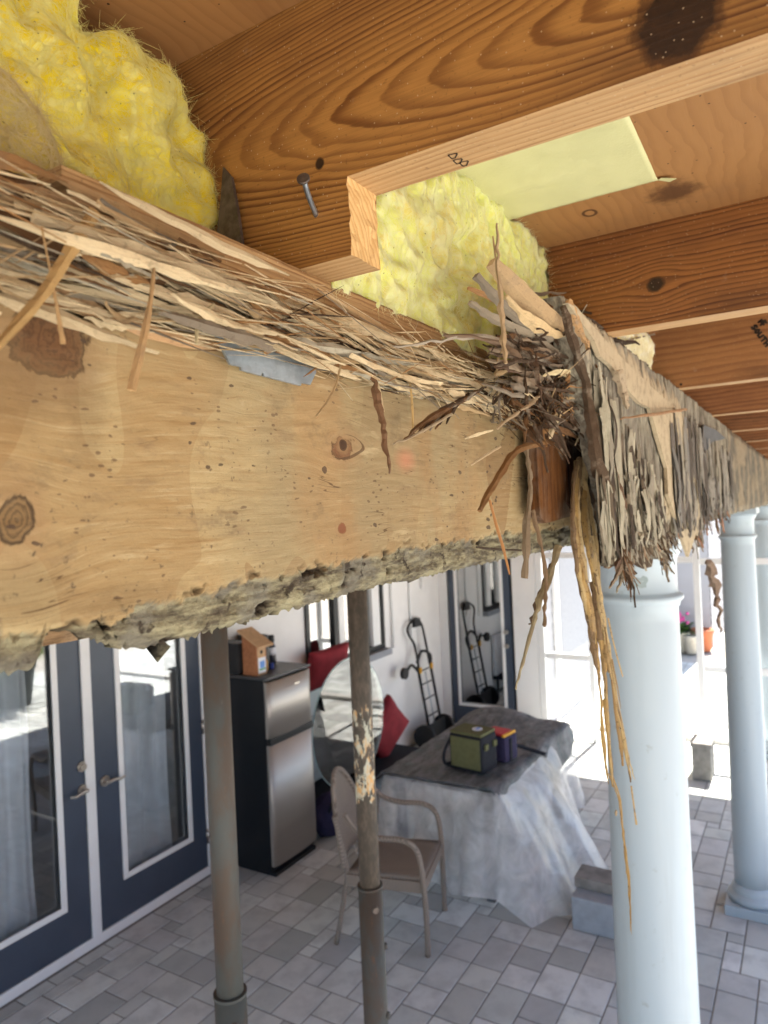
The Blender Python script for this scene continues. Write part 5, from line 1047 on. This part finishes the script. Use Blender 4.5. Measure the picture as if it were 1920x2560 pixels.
# ================================================================ SCREEN FRAME + OUTSIDE
sf=empty('screen_frame',(7.6,1.8,0),'white aluminium screen enclosure frame beside the end wall','screen frame')
for y0,w in ((2.615,.07),(2.07,.05),(1.00,.06),(.2,.06)): bm=BM(); box(bm,7.60,7.65,y0-w/2,y0+w/2,.0,2.7,.003); link('upright',bm,m_trim,sf)
for y0,y1,z in ((2.10,2.575,.90),(2.10,2.575,.10),(2.10,2.575,2.0),(.235,.965,.87),(.235,.965,1.93),(1.035,2.04,1.95)): bm=BM(); box(bm,7.605,7.645,y0,y1,z-.03,z+.03,.003); link('rail',bm,m_trim,sf)
bm=BM(); box(bm,6.93,7.2,.86,1.02,0,.30,.01); box(bm,6.92,7.21,.85,1.03,.301,.34,.006); link('concrete_pedestal',bm,m_concb,label='short grey concrete pedestal behind the nearest column',cat='pedestal')
bm=BM(); box(bm,8.02,8.14,-4,3.9,-.01,.05,.01); link('kerb',bm,plain('pale_kerb',(.6,.58,.54),.9),kind='structure')
def siding(bm,a,b,z1,nrm,z0=0.,ex=.13):
    a=Vector(a);b=Vector(b);n=Vector(nrm); k=int((z1-z0)/ex)
    for i in range(k):
        za,zb=z0+i*ex,z0+(i+1)*ex; v=[a+n*.018+UP*za,b+n*.018+UP*za,b+n*.004+UP*zb,a+n*.004+UP*zb]; bm.faces.new([bm.verts.new(q) for q in v]); v2=[a+UP*za,b+UP*za,b+n*.018+UP*za,a+n*.018+UP*za]; bm.faces.new([bm.verts.new(q) for q in v2])
nh=empty('neighbour_wing',(10,3,0),'white lap sided wing of the house beyond the screen frame','building')
bm=BM(); siding(bm,(7.76,2.66,0),(13.3,2.66,0),4.6,(0,-1,0)); siding(bm,(13.3,2.66,0),(13.3,1.55,0),4.6,(-1,0,0)); siding(bm,(13.3,1.55,0),(22,1.55,0),4.6,(0,-1,0)); box(bm,7.8,13.29,2.662,6,0,4.6); box(bm,13.302,22,1.552,6,0,4.6); bmesh.ops.recalc_face_normals(bm,faces=bm.faces[:0]); link('lap_siding',bm,m_siding,nh)
bm=BM(); box(bm,8.30,9.62,2.60,2.638,.74,2.3,.004); link('grey_shutter',bm,plain('grey_shutter',(.30,.31,.34),.6,0,.3,.1),nh); bm=BM(); box(bm,8.15,8.28,2.60,2.645,.5,2.4,.004); link('corner_trim',bm,m_trim,nh)
def pot(name,x,y,r,h,m,label,plant=None,pm=None,hgt=.35,n=160,fl=None,grass=False):
    o=empty(name,(x,y,0),label,'flower pot'); bm=BM(); lathe(bm,[(r*.7,0.001),(r*.78,.02),(r*.98,h*.85),(r*1.06,h*.88),(r*1.06,h),(r*.9,h),(r*.88,h*.9)],x,y,28); link('pot_body',bm,m,o)
    if pm:
        bm=BM(); rr=random.Random(int(x*10))
        for i in range(n):
            a=rr.uniform(0,6.28); q=r*.8*rr.random()**.5; c=Vector((x+q*math.cos(a),y+q*math.sin(a),h*.9)); tipd=Vector((math.cos(a)*rr.uniform(.1,.9),math.sin(a)*rr.uniform(.1,.9),rr.uniform(.4,1))).normalized()
            L=hgt*rr.uniform(.5,1); w=.012 if grass else .03; P=[c+tipd*L*t+Vector((0,0,-.35*L*t*t)) for t in (0,.35,.7,1)]
            s=tipd.cross(UP).normalized()*w; 
            vs=[(bm.verts.new(p-s*k),bm.verts.new(p+s*k)) for p,k in zip(P,(.3,1,.8,.05))]
            for aa,bb in zip(vs,vs[1:]): bm.faces.new([aa[0],aa[1],bb[1],bb[0]])
        link('leaves',bm,pm,o)
    if fl:
        bm=BM()
        for i in range(26): a=rnd.uniform(0,6.28); q=r*rnd.random(); c=Vector((x+q*math.cos(a),y+q*math.sin(a),h+hgt*rnd.uniform(.4,.9))); bmesh.ops.create_icosphere(bm,subdivisions=1,radius=.03,matrix=Matrix.Translation(c))
        link('blossoms',bm,fl,o)
    return o
pot('flower_pot',12.7,1.98,.17,.35,m_cpot,'cream flower pot with pink flowers by the far siding',1,m_leaf,.35,160,m_pink)
pot('flower_pot',12.9,1.66,.19,.36,m_orange,'orange terracotta pot nearest the far siding corner'); pot('flower_pot',12.6,1.78,.12,.30,m_cpot,'small cream pot between the flowering and terracotta pots')
# garden side (seen in the door glass)
pot('garden_planter',5.2,-1.9,.27,.55,m_bpot,'large blue garden planter reflected in the left door glass',1,m_leaf,.5,200)
pot('garden_planter',6.0,-2.3,.30,.60,plain('charcoal_pot',(.04,.05,.055),.5),'charcoal garden planter with tall lime grass',1,m_leafy,1.1,420,None,True); pot('garden_planter',7.3,-2.7,.15,.32,m_bpot,'small blue planter behind the charcoal one',1,m_leafy,.35,120,None)
gw=empty('garden_wall',(6,-9,0),'pink stucco garden wall across the sunny yard','wall'); bm=BM(); box(bm,-6,7.2,-9.2,-9,0,2.6); link('stucco',bm,plain('pink_stucco',(.62,.34,.32),.9,0,.1,.1,3.),gw); bm=BM(); box(bm,-6.05,7.25,-9.25,-8.95,2.601,2.68,.01); link('coping',bm,m_trim,gw)
# upper storey shell so the deck above carries something, and hedge far off
bm=BM(); box(bm,-2.2,7.75,2.2,4.0,2.95,5.6); link('upper_storey',bm,m_siding,label='white sided upper storey standing on the deck above',cat='building')
def tree(x,y,h,r,label,seed):
    rr=random.Random(seed); o=empty('garden_tree',(x,y,0),label,'tree','trees beyond the yard'); bm=BM(); tube(bm,[(x,y,0),(x+.1,y,h*.4),(x,y+.1,h*.75)],[.18,.13,.05],10)
    for k in range(6): a=rr.uniform(0,6.28); tube(bm,[(x,y,h*(.35+.05*k)),(x+r*.6*math.cos(a),y+r*.6*math.sin(a),h*(.55+.05*k))],[.06,.02],6)
    link('trunk',bm,plain('bark',(.12,.09,.06),.9),o); bm=BM()
    cl_=[Vector((x+rr.gauss(0,r*.45),y+rr.gauss(0,r*.45),h*.72+rr.gauss(0,h*.13))) for _ in range(26)]
    for i in range(5200):
        c=rr.choice(cl_)+Vector([rr.gauss(0,r*.16) for _ in range(3)]); a=Vector([rr.gauss(0,1) for _ in range(3)]).normalized(); b=a.orthogonal().normalized()*.07; d=a.cross(b)*.9; bm.faces.new([bm.verts.new(q) for q in (c-b,c+d,c+b*1.3,c-d)])
    link('crown',bm,m_leaf,o)
tree(26,-.4,6,2.2,'leafy tree past the far end of the deck',1); tree(30,-4,7,2.6,'taller tree right of the far leafy tree',2); tree(3,-13,6.5,2.6,'tree over the garden wall behind the camera',3)
print('objects',len(bpy.data.objects))
